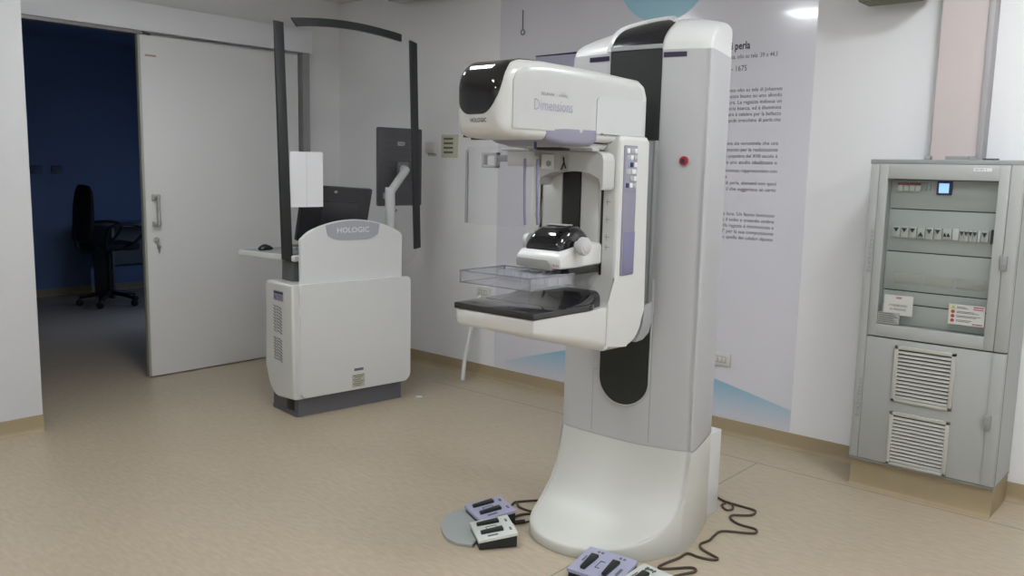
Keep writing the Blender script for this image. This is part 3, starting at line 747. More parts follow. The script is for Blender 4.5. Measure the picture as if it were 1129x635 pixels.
Wi = W.matrix_basis if False else Matrix.Translation((-4.67, 3.27, 0)) @ Matrix.Rotation(WROT, 4, 'Z')
def wpt(u, d_, z): return Wi @ Vector((u, d_, z))
# paper taped on the glass
pp = empty('paper_sheet', wpt(0.13, gy-0.006, 1.384), 'blank white paper sheet taped to the glass shield, left side', 'paper', WROT)
MB().box(-0.118, 0.122, -0.001, 0.0, 0.0, 0.36).build('sheet', PAPER, pp, world=False, smooth=False)
MB().box(0.00, 0.002, -0.0014, -0.001, 0.0, 0.36).build('fold_crease', LTG, pp, world=False, smooth=False)
# left monitor, leaning back
mo = empty('desktop_monitor', wpt(0.40, 0.27, 1.071), 'black monitor seen from behind, leaning above the keyboard tray', 'monitor', WROT)
Mt = Matrix.Translation((0, 0, 0.07)) @ Matrix.Rotation(math.radians(3), 4, 'Y') @ Matrix.Rotation(math.radians(12), 4, 'X')
MB().box(-0.27, 0.27, -0.03, 0.01, 0.0, 0.385, 0.008, M=Mt).build('monitor_shell', SCREEN, mo, world=False)
MB().box(-0.255, 0.255, 0.0102, 0.012, 0.015, 0.37, M=Mt).build('monitor_screen', BLACKG, mo, world=False, smooth=False)
bk = MB(); bk.box(-0.13, 0.16, -0.060, -0.028, 0.06, 0.29, 0.012, M=Mt)
bk.build('rear_bulge', SCREEN, mo, world=False)
MB().box(-0.035, -0.012, -0.0312, -0.030, 0.345, 0.360, M=Mt).build('rear_badge', LTG, mo, world=False, smooth=False)
st = MB(); st.box(-0.10, 0.10, -0.07, 0.09, 0.0, 0.012, 0.004); st.box(-0.03, 0.03, -0.05, -0.03, 0.01, 0.20, 0.004); st.build('monitor_stand', BLACKM, mo, world=False)
# right monitor on arm
m2 = empty('arm_mounted_monitor', wpt(1.05, 0.42, 1.365), 'dark grey portrait monitor on a white swing arm behind the glass shield', 'monitor', WROT)
sh = MB(); sh.box(-0.145, 0.26, -0.0, 0.035, 0.0, 0.585, 0.012); sh.build('monitor_shell', SCREENG, m2, world=False)
MB().box(-0.125, 0.24, 0.0352, 0.037, 0.02, 0.565).build('monitor_screen', BLACKG, m2, world=False, smooth=False)
q = MB()
for i in range(7): q.box(-0.09, 0.17, -0.0015, 0.0, 0.24+i*0.045, 0.246+i*0.045)
q.build('rear_vent_ribs', SCREEN, m2, world=False, smooth=False)
MB().text('EIZO', (0.03, -0.001, 0.455), (1, 0, 0), (0, 0, 1), 0.026, 0.065, bold=0.02).build('rear_logo', INKW, m2, world=False, smooth=False)
MB().box(-0.10, -0.085, -0.0015, 0.0, 0.055, 0.10).build('rear_sticker', LTG, m2, world=False, smooth=False)
MB().box(0.02, 0.12, -0.020, 0.002, 0.23, 0.33, 0.004).build('mount_plate', DKG, m2, world=False)
ma = MB(); ma.tube([wpt(0.895, 0.25, 1.02), wpt(0.895, 0.25, 1.50)], 0.036, 20); ma.build('arm_post', WHITE, W)
ma = MB(); ma.tube([wpt(0.895, 0.25, 1.475), wpt(0.93, 0.265, 1.50), wpt(1.10, 0.34, 1.64), wpt(1.11, 0.39, 1.645)], 0.030, 14); ma.disc(wpt(0.895, 0.25, 1.44), (0, 0, 1), 0.036, 0.07, 20, 0.004); ma.build('arm_link', WHITE, W)
wb(MB().box(0.80, 0.94, 0.19, 0.30, 0.885, 1.03, 0.004), 'arm_bracket', WHITE)
MB().tube([wpt(0.925, 0.24, 1.42), wpt(0.93, 0.24, 1.33), wpt(0.955, 0.25, 1.345)], 0.006, 6).build('arm_cable', DKG, W)
# mouse and keyboard
ms = empty('computer_mouse', wpt(0.035, 0.50, 1.072), 'black computer mouse on the left end of the keyboard tray', 'mouse', WROT+0.3)
rings = []
for x, hw, hh in ((-0.055, 0.012, 0.010), (-0.048, 0.024, 0.022), (-0.025, 0.031, 0.036), (0.0, 0.032, 0.040), (0.03, 0.029, 0.030), (0.048, 0.022, 0.018), (0.055, 0.010, 0.008)):
    rings.append([(x, hw*math.cos(2*PI*i/16), max(0, hh*(0.45+0.55*math.sin(2*PI*i/16)))) for i in range(16)])
MB().loft(rings).build('mouse_shell', BLACKM, ms, world=False, ang=60)
MB().disc((-0.02, 0.004, 0.030), (0, 1, 0), 0.010, 0.006, 14).build('scroll_wheel', MIDG, ms, world=False)
kb = empty('keyboard', wpt(0.42, 0.52, 1.072), 'pale grey keyboard lying on the tray behind the trolley headboard', 'keyboard', WROT+0.17)
MB().box(-0.22, 0.22, -0.075, 0.075, 0.0, 0.018, 0.004).build('keyboard_case', LTG, kb, world=False)
q = MB()
for r_ in range(5):
    for c_ in range(15): q.box(-0.205+c_*0.0275, -0.183+c_*0.0275, -0.062+r_*0.025, -0.042+r_*0.025, 0.018, 0.024)
q.build('keys', DKG, kb, world=False, smooth=False)

# ------------------------------------------------------------------ mural on the right wall
mu = empty('wall_mural', (-3.3, YM, 0.1), 'large pale lavender vinyl wall print with blue shapes and Italian text', 'wall print')
MB().box(-4.47, -2.031, YM-0.002, YM, 0.105, 3.085).build('print_sheet', MURAL, mu, smooth=False)
yf = YM-0.0026
def flat(mb, pts, y=yf):
    mb.prism(pts, 'y', y, y+0.0005); return mb
pts = [(-3.06+0.362*math.cos(a), min(3.08, 2.985+0.362*math.sin(a))) for a in [2*PI*i/48 for i in range(48)]]
flat(MB(), pts).build('blue_disc', MBLUE, mu, smooth=False)
flat(MB(), [(-4.347, 0.106), (-2.033, 0.106), (-2.033, 0.240), (-3.26, 0.495), (-4.347, 0.175)]).build('blue_slope', MFADE, mu, smooth=False)
for o in (bpy.data.objects['blue_slope'],):      # gradient uses object space of this part
    pass
flat(MB(), [(-4.118, 2.25), (-3.30, 2.25), (-3.30, 2.476), (-4.118, 2.476)]).build('pale_picture', MPALE, mu, smooth=False)
flat(MB(), [(-4.118, 2.476), (-3.30, 2.472), (-3.30, 2.492), (-4.118, 2.484)], yf-0.0004).build('picture_edge', MDARK, mu, smooth=False)
def lines(name, rows, xr, z0, dz, hgt, m=INKG, cw=0.0155, bold=0.004):
    q = MB()
    for i, (tx, al) in enumerate(rows):
        w = al if al else None
        q.text(tx, (xr if w is None else xr-0.44+w, yf, z0-i*dz), (1, 0, 0), (0, 0, 1), hgt, width=(0.385 if w is None else w), align='RIGHT', bold=bold)
    q.build(name, m, mu, smooth=False)
q = MB(); q.text('di perla', (-2.436, yf, 2.415), (1, 0, 0), (0, 0, 1), 0.046, 0.150, 'RIGHT', bold=0.02); q.build('title_text', INK, mu, smooth=False)
q = MB(); q.text('1665ca. olio su tela  39 x 44,5', (-2.257, yf, 2.360), (1, 0, 0), (0, 0, 1), 0.026, 0.355, 'RIGHT', bold=0.006); q.build('subtitle_text', INKG, mu, smooth=False)
q = MB(); q.text('2 - 1675', (-2.450, yf, 2.285), (1, 0, 0), (0, 0, 1), 0.034, 0.135, 'RIGHT', bold=0.006); q.build('dates_text', INKG, mu, smooth=False)
P1 = ['dipinto olio su tela di Johannes', 'a mezzo busto su uno sfondo', 'natura. La ragazza indossa un', 'camicia bianca, ed è illuminata', "l'opera è celebre per la bellezza", 'il grande orecchino di perla che']
P2 = ['abilene sia verosimile che una', 'e romanzo per la realizzazione', 'tono popolare del XVII secolo è', 'ga da uno studio idealizzato o']
P3 = [('e luminoso, rappresentato con', None), ('lentezza.', 0.12), ('una di perla, elementi non speci', None), ('olo, il che suggerisce un certo', None), ('rioni', 0.07)]
P4 = ['della luce. Un fascio luminoso', 'ente il volto e creando ombre', 'e della ragazza è riconosciuta e', 'lord" per la sua composizione', 'rità e quella dei celebri dipinto']
lines('paragraph_text', [(t, None) for t in P1], -2.215, 2.160, 0.0365, 0.022)
lines('paragraph_text', [(t, None) for t in P2], -2.220, 1.838, 0.0385, 0.022)
lines('paragraph_text', P3, -2.217, 1.672, 0.038, 0.022)
lines('paragraph_text', [(t, None) for t in P4], -2.216, 1.404, 0.0365, 0.022)

# ------------------------------------------------------------------ small wall things
hk = empty('hanging_hook', (-4.245, YM-0.01, 2.63), 'thin wire with a small ring hanging on the wall above the tube head', 'hook')
MB().tube([(-4.248, YM-0.006, 2.82), (-4.247, YM-0.006, 2.68)], 0.004, 6).build('wire', INKG, hk)
MB().tube([(-4.245+0.016*math.cos(a), YM-0.007, 2.662+0.018*math.sin(a)) for a in [2*PI*i/18 for i in range(19)]], 0.004, 6).build('ring', INKG, hk)
sw = empty('wall_switch', (-5.19, YM, 1.77), 'small white square switch box on the wall behind the black shield bar', 'switch')
MB().box(-5.255, -5.135, YM-0.035, YM, 1.778, 1.868, 0.006).build('switch_box', SOCK, sw)
MB().box(-5.235, -5.155, YM-0.039, YM-0.034, 1.795, 1.85, 0.002).build('rocker', SOCK, sw)
MB().box(-5.235, -5.15, YM-0.02, YM-0.001, 1.755, 1.778, 0.002).build('cable_gland', LTG, sw)
tv = empty('wall_vent', (-4.99, YM, 1.74), 'cream wall plate with olive horizontal slots beside the white switch', 'vent')
MB().box(-5.085, -4.90, YM-0.012, YM, 1.742, 1.925, 0.003).build('plate', THERM, tv)
for i in range(4): MB().box(-5.055, -4.95, YM-0.015, YM-0.011, 1.775+i*0.036, 1.793+i*0.036, 0.001).build('slot', OLIVE, tv)
def socket(loc, label, ang=0):
    r = empty('wall_socket', loc, label, 'socket', group=None)
    x, y, z = loc
    MB().box(x-0.068, x+0.068, y-0.014, y, z-0.042, z+0.042, 0.004).build('cover_plate', SOCK, r)
    MB().box(x-0.046, x+0.040, y-0.016, y-0.013, z-0.022, z+0.022, 0.002).build('insert', SOCKB, r)
    for i in range(3):
        MB().box(x-0.040+i*0.028, x-0.020+i*0.028, y-0.018, y-0.0155, z-0.016, z+0.016, 0.001).build('outlet', SOCK, r)
    return r
socket((-2.512, YM-0.003, 0.484), 'white three-outlet wall socket above the skirting right of the machine column')
s2 = socket((-4.59, YM-0.003, 0.685), 'white wall socket behind the machine, just above the black receptor table')
# sockets in the dark room
for y, lb in ((4.06, 'dim pale switch plate on the dark blue wall, the left one'), (4.30, 'dim pale switch plate on the dark blue wall, the right one')):
    r = empty('switch_plate', (-11.0, y, 1.53), lb, 'switch')
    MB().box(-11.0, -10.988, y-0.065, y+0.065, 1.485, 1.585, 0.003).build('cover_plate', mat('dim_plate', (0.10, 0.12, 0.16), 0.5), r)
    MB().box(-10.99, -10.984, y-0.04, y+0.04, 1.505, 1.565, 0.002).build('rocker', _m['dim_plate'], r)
# wall fixtures near the ceiling
f1 = empty('wall_lamp_housing', (-1.64, YM, 2.60), 'grey-green wall fitting cut off by the top edge, left of the pink duct', 'wall fitting')
q = MB(); q.prism([(4.98, 2.63), (4.93, 2.585), (4.80, 2.58), (4.72, 2.61), (4.70, 2.66), (4.70, 2.80), (4.98, 2.80)], 'x', -1.74, -1.42, 0.01); q.build('housing', FIX, f1, ang=40)
MB().box(-1.72, -1.44, 4.74, 4.90, 2.574, 2.586, 0.003).build('lower_lip', OLIVE, f1)
f2 = empty('wall_lamp_housing', (-5.3, YM, 2.98), 'grey fitting below the ceiling, right of the room corner at the top edge', 'wall fitting')
q = MB(); q.prism([(4.98, 3.035), (4.90, 2.995), (4.78, 2.985), (4.72, 3.02), (4.72, 3.085), (4.98, 3.085)], 'x', -5.52, -4.75, 0.01); q.build('housing', FIX, f2, ang=40)
MB().box(-5.48, -4.79, 4.76, 4.90, 2.979, 2.989, 0.003).build('lower_lip', LTG, f2)
cd = MB().tube([(-1.42, 4.965, 2.615), (-1.33, 4.965, 2.612)], 0.008, 8).build('cable_conduit', MIDG); tag(cd, 'short grey conduit running from the wall fitting to the pink duct', 'conduit')

# ------------------------------------------------------------------ cable duct and electrical cabinet
dc = empty('cable_duct', (-1.24, YM, 1.76), 'flat pinkish cable duct rising from the top of the electrical cabinet', 'cable duct')
MB().box(-1.345, -1.125, 4.90, YM-0.001, 1.755, H-0.002, 0.002).build('duct_cover', PINK, dc, smooth=False)
MB().box(-1.125, -1.095, 4.885, YM-0.001, 1.755, H-0.002, 0.003).build('duct_side', PINKS, dc)
MB().box(-1.350, -1.343, 4.905, YM-0.001, 1.755, H-0.002, 0.001).build('duct_side', LTG, dc)
for x in (-1.345, -1.13): MB().box(x-0.02, x+0.012, 4.87, 4.90, 1.7525, 1.775, 0.002).build('duct_foot', MIDG, dc)
MB().box(-1.26, -1.15, 4.86, 4.90, 1.7525, 1.775, 0.002).build('duct_flange', CABS, dc)

K = empty('electrical_cabinet', (-1.2, 4.8, 0), 'tall grey electrical distribution cabinet with glass door standing against the wall', 'electrical cabinet')
cx0, cx1, cy, cyb = -1.549, -0.847, 4.62, YM
pl = MB(); pl.prism([(4.615, 0.0), (4.642, 0.012), (4.648, 0.03), (4.648, 0.148), (4.975, 0.148), (4.975, 0.0)], 'x', cx0+0.005, cx1-0.004, 0.0); pl.build('plinth', BASEB, K)
# carcass with an opening behind the glass
bd = MB()
bd.box(cx0, cx1, 4.70, cyb-0.006, 0.158, 1.728)
bd.box(cx0, -1.462, 4.645, 4.70, 0.158, 1.728); bd.box(-0.950, cx1, 4.645, 4.70, 0.158, 1.728)
bd.box(-1.462, -0.950, 4.645, 4.70, 1.655, 1.728); bd.box(-1.462, -0.950, 4.645, 4.70, 0.158, 0.898)
bd.build('carcass', CABM, K, smooth=False)
MB().box(cx0-0.004, cx1+0.004, 4.622, cyb-0.006, 1.728, 1.752, 0.004).build('top_trim', CABS, K)
MB().box(cx0-0.001, cx1+0.002, 4.625, cyb-0.006, 0.148, 0.160, 0.003).build('bottom_trim', CABS, K)
# upper door frame
ud = MB()
z0, z1 = 0.835, 1.728
ud.box(-1.503, -1.460, 4.618, 4.645, z0, z1, 0.003); ud.box(-0.952, -0.905, 4.618, 4.645, z0, z1, 0.003)
ud.box(-1.461, -0.951, 4.618, 4.645, 1.653, z1, 0.003); ud.box(-1.461, -0.951, 4.618, 4.645, z0, 0.900, 0.003)
UD = ud.build('upper_door', CABM, K)
MB().box(-1.462, -0.950, 4.630, 4.633, 0.898, 1.655).build('door_glass', CABGL, UD, smooth=False)
def lock(parent, x, z):
    q = MB(); q.box(x-0.016, x+0.016, 4.600, 4.622, z-0.036, z+0.036, 0.006); q.build('door_lock', CABS, parent)
    MB().disc((x, 4.600, z), (0, -1, 0), 0.008, 0.002, 14).build('key_slot', MIDG, parent)
MB().box(-0.904, cx1, 4.615, 4.645, 0.835, 1.728, 0.006).build('door_stile', CABM, UD)
lock(UD, -0.897, 1.267)
MB().box(cx0, -1.504, 4.622, 4.645, 0.162, 1.728, 0.004).build('left_stile', CABM, K)
LD = MB().box(-1.503, cx1, 4.620, 4.645, 0.163, 0.828, 0.003).build('lower_door', CABM, K)
MB().box(-0.904, cx1-0.001, 4.613, 4.622, 0.165, 0.827, 0.003).build('door_stile', CABM, LD)
lock(LD, -0.897, 0.486)
MB().box(cx0+0.002, cx1-0.002, 4.640, 4.646, 0.827, 0.836).build('door_gap', VENTD, K, smooth=False)
MB().box(cx1-0.003, cx1+0.0006, 4.650, 4.656, 0.165, 1.725).build('side_gap', VENTD, K, smooth=False)
for z0, z1 in ((0.505, 0.800), (0.160+0.005, 0.450)):
    V = MB()
    for a in ((-1.355, -1.063, z0, z0+0.018), (-1.355, -1.063, z1-0.018, z1), (-1.355, -1.335, z0, z1), (-1.083, -1.063, z0, z1)): V.box(a[0], a[1], 4.606, 4.621, a[2], a[3], 0.003)
    V = V.build('vent_grille', VENTM, LD)
    MB().box(-1.336, -1.082, 4.617, 4.6205, z0+0.017, z1-0.017).build('vent_core', VENTD, V, smooth=False)
    n = 13
    for i in range(n):
        zz = z0+0.022+(z1-z0-0.040)*i/n
        MB().prism([(4.606, zz), (4.609, zz-0.001), (4.618, zz+0.010), (4.616, zz+0.012)], 'x', -1.336, -1.082).build('vent_louvre', VENTM, V, smooth=False)
# inside plates and modules
iy = 4.690
for (a, b2) in ((1.503, 1.652), (1.283, 1.500), (1.080, 1.280), (1.01, 1.077), (0.90, 1.007)):
    MB().box(-1.461, -0.951, iy, iy+0.008, a, b2-0.003, 0.0015).build('cover_plate', CABI, K)
MB().box(-1.455, -0.955, 4.698, 4.7005, 0.90, 1.655).build('inner_back', VENTD, K, smooth=False)
def text_on(body, x, z, hgt, wid, m, name, parent, y, al='LEFT', bold=0.0):
    MB().text(body, (x, y, z), (1, 0, 0), (0, 0, 1), hgt, wid, al, bold).build(name, m, parent, smooth=False)
for i in range(4):
    x = -1.425+i*0.029
    u_ = MB().box(x, x+0.026, iy-0.018, iy, 1.592, 1.642, 0.001).build('circuit_breaker', PEDW, K)
    MB().box(x+0.001, x+0.025, iy-0.024, iy-0.017, 1.622, 1.636, 0.001).build('breaker_switch', mat('breaker_red', (0.30, 0.05, 0.05), 0.4), u_)
for i in range(2):
    MB().box(-1.302+i*0.018, -1.287+i*0.018, iy-0.012, iy, 1.598, 1.634, 0.001).build('fuse_module', LTG, K)
mt = MB().box(-1.237, -1.168, iy-0.020, iy, 1.578, 1.648, 0.002).build('power_meter', NAVY, K)
MB().box(-1.226, -1.180, iy-0.022, iy-0.0195, 1.588, 1.636).build('lcd_display', LCD, mt, smooth=False)
seq = [(0, 0), (1, 0), (2, 0), (3, 1), (4, 0), (5, 0)]
for i in range(6):
    x = -1.432+i*0.040
    u_ = MB().box(x, x+0.036, iy-0.018, iy, 1.355, 1.412, 0.0015).build('circuit_breaker', PEDW, K)
    zz = 1.375 if i == 3 else 1.395
    s1 = 1 if i == 3 else -1
    MB().prism([(x+0.006, zz-0.009*s1*1), (x+0.030, zz-0.009*s1), (x+0.018, zz+0.012*s1)], 'y', iy-0.026, iy-0.017).build('breaker_switch', INK, u_, smooth=False)
u_ = MB().box(-1.190, -1.150, iy-0.018, iy, 1.358, 1.412, 0.0015).build('circuit_breaker', PEDW, K)
for i in range(2): MB().prism([(-1.187+i*0.017, 1.372), (-1.174+i*0.017, 1.372), (-1.181+i*0.017, 1.390)], 'y', iy-0.026, iy-0.017).build('breaker_switch', INK, u_, smooth=False)
MB().box(-1.146, -1.118, iy-0.018, iy, 1.358, 1.414, 0.0015).build('blank_module', INKW, K)
for i in range(4):
    x = -1.112+i*0.0195
    u_ = MB().box(x, x+0.018, iy-0.018, iy, 1.355, 1.412, 0.001).build('circuit_breaker', PEDW, K)
    MB().prism([(x+0.001, 1.402), (x+0.017, 1.402), (x+0.009, 1.382)], 'y', iy-0.026, iy-0.017).build('breaker_switch', INK, u_, smooth=False)
MB().box(-1.032, -1.020, iy-0.018, iy, 1.355, 1.412, 0.0015).build('blank_module', INKW, K)
u_ = MB().box(-1.017, -0.985, iy-0.018, iy, 1.355, 1.412, 0.0015).build('circuit_breaker', PEDW, K)
MB().prism([(-1.012, 1.402), (-0.992, 1.402), (-1.002, 1.380)], 'y', iy-0.026, iy-0.017).build('breaker_switch', INK, u_, smooth=False)
MB().box(-0.975, -0.960, iy-0.020, iy, 1.350, 1.418, 0.002).build('end_module', INK, K)
for i in range(3): MB().box(-1.41+i*0.15, -1.28+i*0.15, iy-0.003, iy, 1.115, 1.165, 0.001).build('blanking_strip', VENTM, K)
# stickers on the glass
w1 = MB().box(-1.432, -1.290, 4.6285, 4.6295, 0.955, 1.058).build('notice_label', LABEL, UD, smooth=False)
text_on('ABB', -1.361, 1.040, 0.010, 0.030, REDP, 'notice_logo', w1, 4.6283, 'CENTER', 0.02)
text_on('ATTENZIONE QUADRO', -1.361, 1.000, 0.011, 0.09, INK, 'notice_text', w1, 4.6283, 'CENTER')
text_on('IN TENSIONE', -1.361, 0.980, 0.010, 0.08, INK, 'notice_text', w1, 4.6283, 'CENTER')
w2 = MB().box(-1.458, -1.350, 4.6280, 4.6285, 0.905, 0.965).build('type_label', mat('type_label_grey', (0.34, 0.35, 0.33), 0.6), UD, smooth=False)
q = MB()
for i in range(6): q.box(-1.454, -1.36-0.01*(i % 3), 4.6276, 4.6280, 0.912+i*0.009, 0.915+i*0.009)
q.build('label_lines', INK, w2, smooth=False)
w3 = MB().box(-1.122, -0.958, 4.6285, 4.6295, 0.945, 1.045).build('warning_label', LABEL, UD, smooth=False)
MB().box(-1.122, -1.118, 4.6280, 4.6285, 0.948, 1.043).build('label_edge', YEL, w3, smooth=False)
MB().prism([(-1.112, 1.022), (-1.090, 1.022), (-1.101, 1.040)], 'y', 4.6278, 4.6284).build('warning_triangle', YEL, w3, smooth=False)
for i in range(3): MB().disc((-1.101, 4.6284, 1.008-i*0.022), (0, -1, 0), 0.009, 0.0006, 16).build('prohibition_sign', REDP, w3, smooth=False)
q = MB()
for i, (w_, z) in enumerate(((0.04, 1.031), (0.05, 1.025), (0.08, 1.009), (0.10, 1.003), (0.11, 0.988), (0.09, 0.982), (0.07, 0.966), (0.06, 0.960))): q.box(-1.084, -1.084+w_, 4.6279, 4.6284, z, z+0.003)
q.build('label_lines', INKG, w3, smooth=False)
q = MB(); q.box(-1.01, -0.965, 4.6279, 4.6284, 1.034, 1.040); q.box(-1.01, -0.965, 4.6279, 4.6284, 1.024, 1.029); q.box(-1.01, -0.965, 4.6279, 4.6284, 0.951, 0.956); q.build('label_red_lines', REDP, w3, smooth=False)
# maker's lettering
q = MB(); q.text('bticino', (-1.510, 4.6215, 1.165), (0, 0, 1), (-1, 0, 0), 0.022, 0.225, bold=0.035); q.build('maker_lettering', MIDG, K, smooth=False)
q = MB(); q.text('bticino', (-1.510, 4.6215, 0.385), (0, 0, 1), (-1, 0, 0), 0.022, 0.215, bold=0.035); q.build('maker_lettering', MIDG, K, smooth=False)
q = MB(); q.box(-1.065, -0.985, 4.6170, 4.6176, 1.698, 1.714); q.build('top_label', INKW, UD, smooth=False)
q = MB(); q.text('SISTEM 3', (-1.058, 4.6170, 1.701), (1, 0, 0), (0, 0, 1), 0.009, 0.05); q.build('top_label_text', INK, UD, smooth=False)
MB().box(-1.085, -1.015, 4.86, 4.89, 1.7525, 1.764, 0.002).build('end_bar', INK, dc)

# ------------------------------------------------------------------ white cable behind the receptor
wc = empty('white_cable', (-4.62, 4.75, 0), 'white ribbed cable hanging below the receptor table and touching the floor by the wall', 'cable')
base = Vector((-4.585, 4.74, 0.012)); top = Vector((-4.60, 4.90, 0.66))
pts = spline([(-4.60, 4.955, 0.66), (-4.62, 4.92, 0.62), (-4.63, 4.90, 0.50), (-4.64, 4.86, 0.32), (-4.625, 4.80, 0.16), (-4.595, 4.755, 0.05), (-4.585, 4.74, 0.012)], 6)
MB().tube(pts, 0.016, 10).build('cable_body', WCABLE, wc)
q = MB()
for k2 in range(5):
    p = pts[13+k2*2]; q.disc((p.x, p.y, p.z-0.004), (0, 0.2, 1), 0.021, 0.010, 14)
q.build('strain_relief', WCABLE, wc)

# ------------------------------------------------------------------ pedals
def pedal_unit(name, parent, M, body, m, z0=0.0):
    """double pedal: wedge body, two black rockers, printed marks; local x across, y forward"""
    r = MB().prism([(-0.075, 0.0), (0.110, 0.0), (0.110, 0.052), (-0.075, 0.030)], 'x', -0.110, 0.110, 0.004, M=M).build(name, BLACKM, parent)
    MB().prism([(-0.080, 0.030), (0.112, 0.052), (0.112, 0.068), (-0.080, 0.044)], 'x', -0.115, 0.115, 0.004, M=M).build('pedal_cover', m, r)
    def top(x, y): return 0.044+0.024*(y+0.08)/0.192
    for sx in (-0.055, 0.045):
        t = bmesh.new(); z = lambda y: top(0, y)
        MB().prism([(sx-0.010, -0.055), (sx+0.010, -0.055), (sx+0.016, 0.055), (sx-0.018, 0.055)], 'z', 0.0, 0.016, 0.003,
                   M=M @ Matrix.Translation((0, 0, 0.052)) @ Matrix.Rotation(math.atan2(0.024, 0.192), 4, 'X')).build('foot_rocker', BLACKM, r)
    S = Matrix.Translation((0, 0, 0.0555)) @ Matrix.Rotation(math.atan2(0.024, 0.192), 4, 'X')
    for (x, y, w, h) in ((-0.062, 0.085, 0.010, 0.010), (-0.045, 0.085, 0.010, 0.010), (0.04, 0.085, 0.010, 0.010), (0.058, 0.085, 0.010, 0.010), (0.080, -0.03, 0.012, 0.05), (-0.09, 0.0, 0.004, 0.04)):
        MB().box(x, x+w, y, y+h, -0.001, 0.0012, M=M @ S).build('pedal_print', INKG, r, smooth=False)
    q = MB()
    for (x, y, w, h) in ((-0.018, 0.03, 0.022, 0.003), (-0.018, -0.02, 0.022, 0.003), (-0.018, -0.02, 0.003, 0.05)): q.box(x, x+w, y, y+h, -0.001, 0.0012, M=M @ S)
    q.build('pedal_print', INKG, r, smooth=False)
    return r
# group on grey tray, left
P1_ = empty('foot_switch', (-2.62, 2.80, 0), 'grey half-round tray with lavender and white double foot pedals, left of the machine base', 'foot pedal')
def fr2(cx_, cy_, rz): return Matrix.Translation((cx_, cy_, 0.004)) @ Matrix.Rotation(rz, 4, 'Z')
tp = spline([(-2.735, 2.945, 0), (-2.79, 2.86, 0), (-2.765, 2.74, 0), (-2.69, 2.655, 0), (-2.60, 2.600, 0), (-2.53, 2.595, 0)], 6)
tpo = [(p.x, p.y) for p in tp]+[(-2.47, 2.63), (-2.52, 2.75), (-2.66, 2.93)]
MB().prism(tpo, 'z', 0.0, 0.016, 0.004).build('tray', PEDT, P1_)
pedal_unit('foot_pedal', P1_, fr2(-2.632, 2.900, math.radians(-24)) @ Matrix.Diagonal((0.88, 0.95, 1, 1)), None, PEDL)
pedal_unit('foot_pedal', P1_, fr2(-2.468, 2.742, math.radians(-35)) @ Matrix.Diagonal((0.90, 0.92, 1, 1)), None, PEDW)
P2_ = empty('foot_switch', (-1.86, 2.75, 0), 'lavender and white double foot pedals at the bottom edge, in front of the machine base', 'foot pedal')
pedal_unit('foot_pedal', P2_, fr2(-1.885, 2.775, math.radians(6)), None, PEDL)
pedal_unit('foot_pedal', P2_, fr2(-1.655, 2.775, math.radians(-6)), None, PEDW)
q = MB(); q.tube([(-1.70+0.018*math.cos(a), 2.845+0.018*math.sin(a), 0.074) for a in [2*PI*i/14 for i in range(12)]], 0.0025, 5)
q.box(-1.725, -1.715, 2.855, 2.875, 0.072, 0.0745); q.build('pedal_pictogram', INKG, P2_, smooth=False)
MB().prism([(-2.00, 2.53), (-1.55, 2.53), (-1.56, 2.66), (-1.99, 2.66)], 'z', 0.0, 0.016, 0.004).build('tray', PEDT, P2_)

# floor cables
def floor_cable(pts2, r, label, end=None, z=None):
    p3 = [(a, b2, z or r) for a, b2 in pts2]
    sp3 = spline(p3, 7)
    o = MB().tube(sp3, r, 8).build('floor_cable', CABLE); tag(o, label, 'cable', None); return o
c1 = [(-1.97, 3.93), (-1.901, 3.901), (-1.80, 3.90), (-1.736, 3.893), (-1.727, 3.827), (-1.792, 3.764), (-1.778, 3.717), (-1.719, 3.684), (-1.641, 3.686), (-1.617, 3.653), (-1.64, 3.62), (-1.74, 3.555), (-1.743, 3.477), (-1.735, 3.42), (-1.745, 3.355), (-1.709, 3.312), (-1.622, 3.28), (-1.631, 3.25), (-1.688, 3.233), (-1.740, 3.232), (-1.745, 3.165), (-1.760, 3.085), (-1.762, 3.027), (-1.73, 3.039), (-1.66, 3.12), (-1.63, 3.10), (-1.66, 3.03), (-1.70, 2.93), (-1.73, 2.885)]
floor_cable(c1, 0.006, 'long brown cable winding over the floor right of the machine base')
o = MB().tube(spline([(-1.885, 3.87, 0.010), (-1.893, 3.845, 0.006), (-1.845, 3.805, 0.006), (-1.825, 3.83, 0.010), (-1.850, 3.868, 0.016), (-1.880, 3.885, 0.014)], 6), 0.005, 8).build('floor_cable', CABLE)
tag(o, 'small loop of brown cable on the floor by the rear white box', 'cable')
floor_cable([(-2.56, 2.975), (-2.62, 3.05), (-2.665, 3.131), (-2.654, 3.174), (-2.57, 3.28), (-2.46, 3.36)], 0.006, 'uppermost brown cable from the left foot pedals to the machine base')
floor_cable([(-2.66, 3.153), (-2.61, 3.115), (-2.533, 3.114), (-2.46, 3.14)], 0.006, 'short brown cable curving under the uppermost one, left of the base')
floor_cable([(-2.505, 2.915), (-2.548, 3.00), (-2.54, 3.061), (-2.50, 3.10), (-2.46, 3.115)], 0.006, 'middle brown cable between the left foot pedals and the base')
floor_cable([(-2.474, 2.992), (-2.463, 3.03), (-2.455, 3.06)], 0.005, 'thin brown cable with a black plug, lowest one left of the base')
o = MB().tube([(-2.500, 2.948, 0.011), (-2.474, 2.992, 0.011)], 0.010, 10).build('cable_plug', BLACKM); tag(o, 'small black plug lying on the floor beside the white foot pedal', 'plug')
# debris on the floor by the trolley
q = MB(); q.prism([(-4.50, 4.155), (-4.47, 4.16), (-4.455, 4.185), (-4.48, 4.20), (-4.50, 4.18)], 'z', 0.0, 0.012, 0.003)
tag(q.build('cable_clip', WCABLE), 'tiny pale clip on the floor at the right end of the trolley base', 'clip')

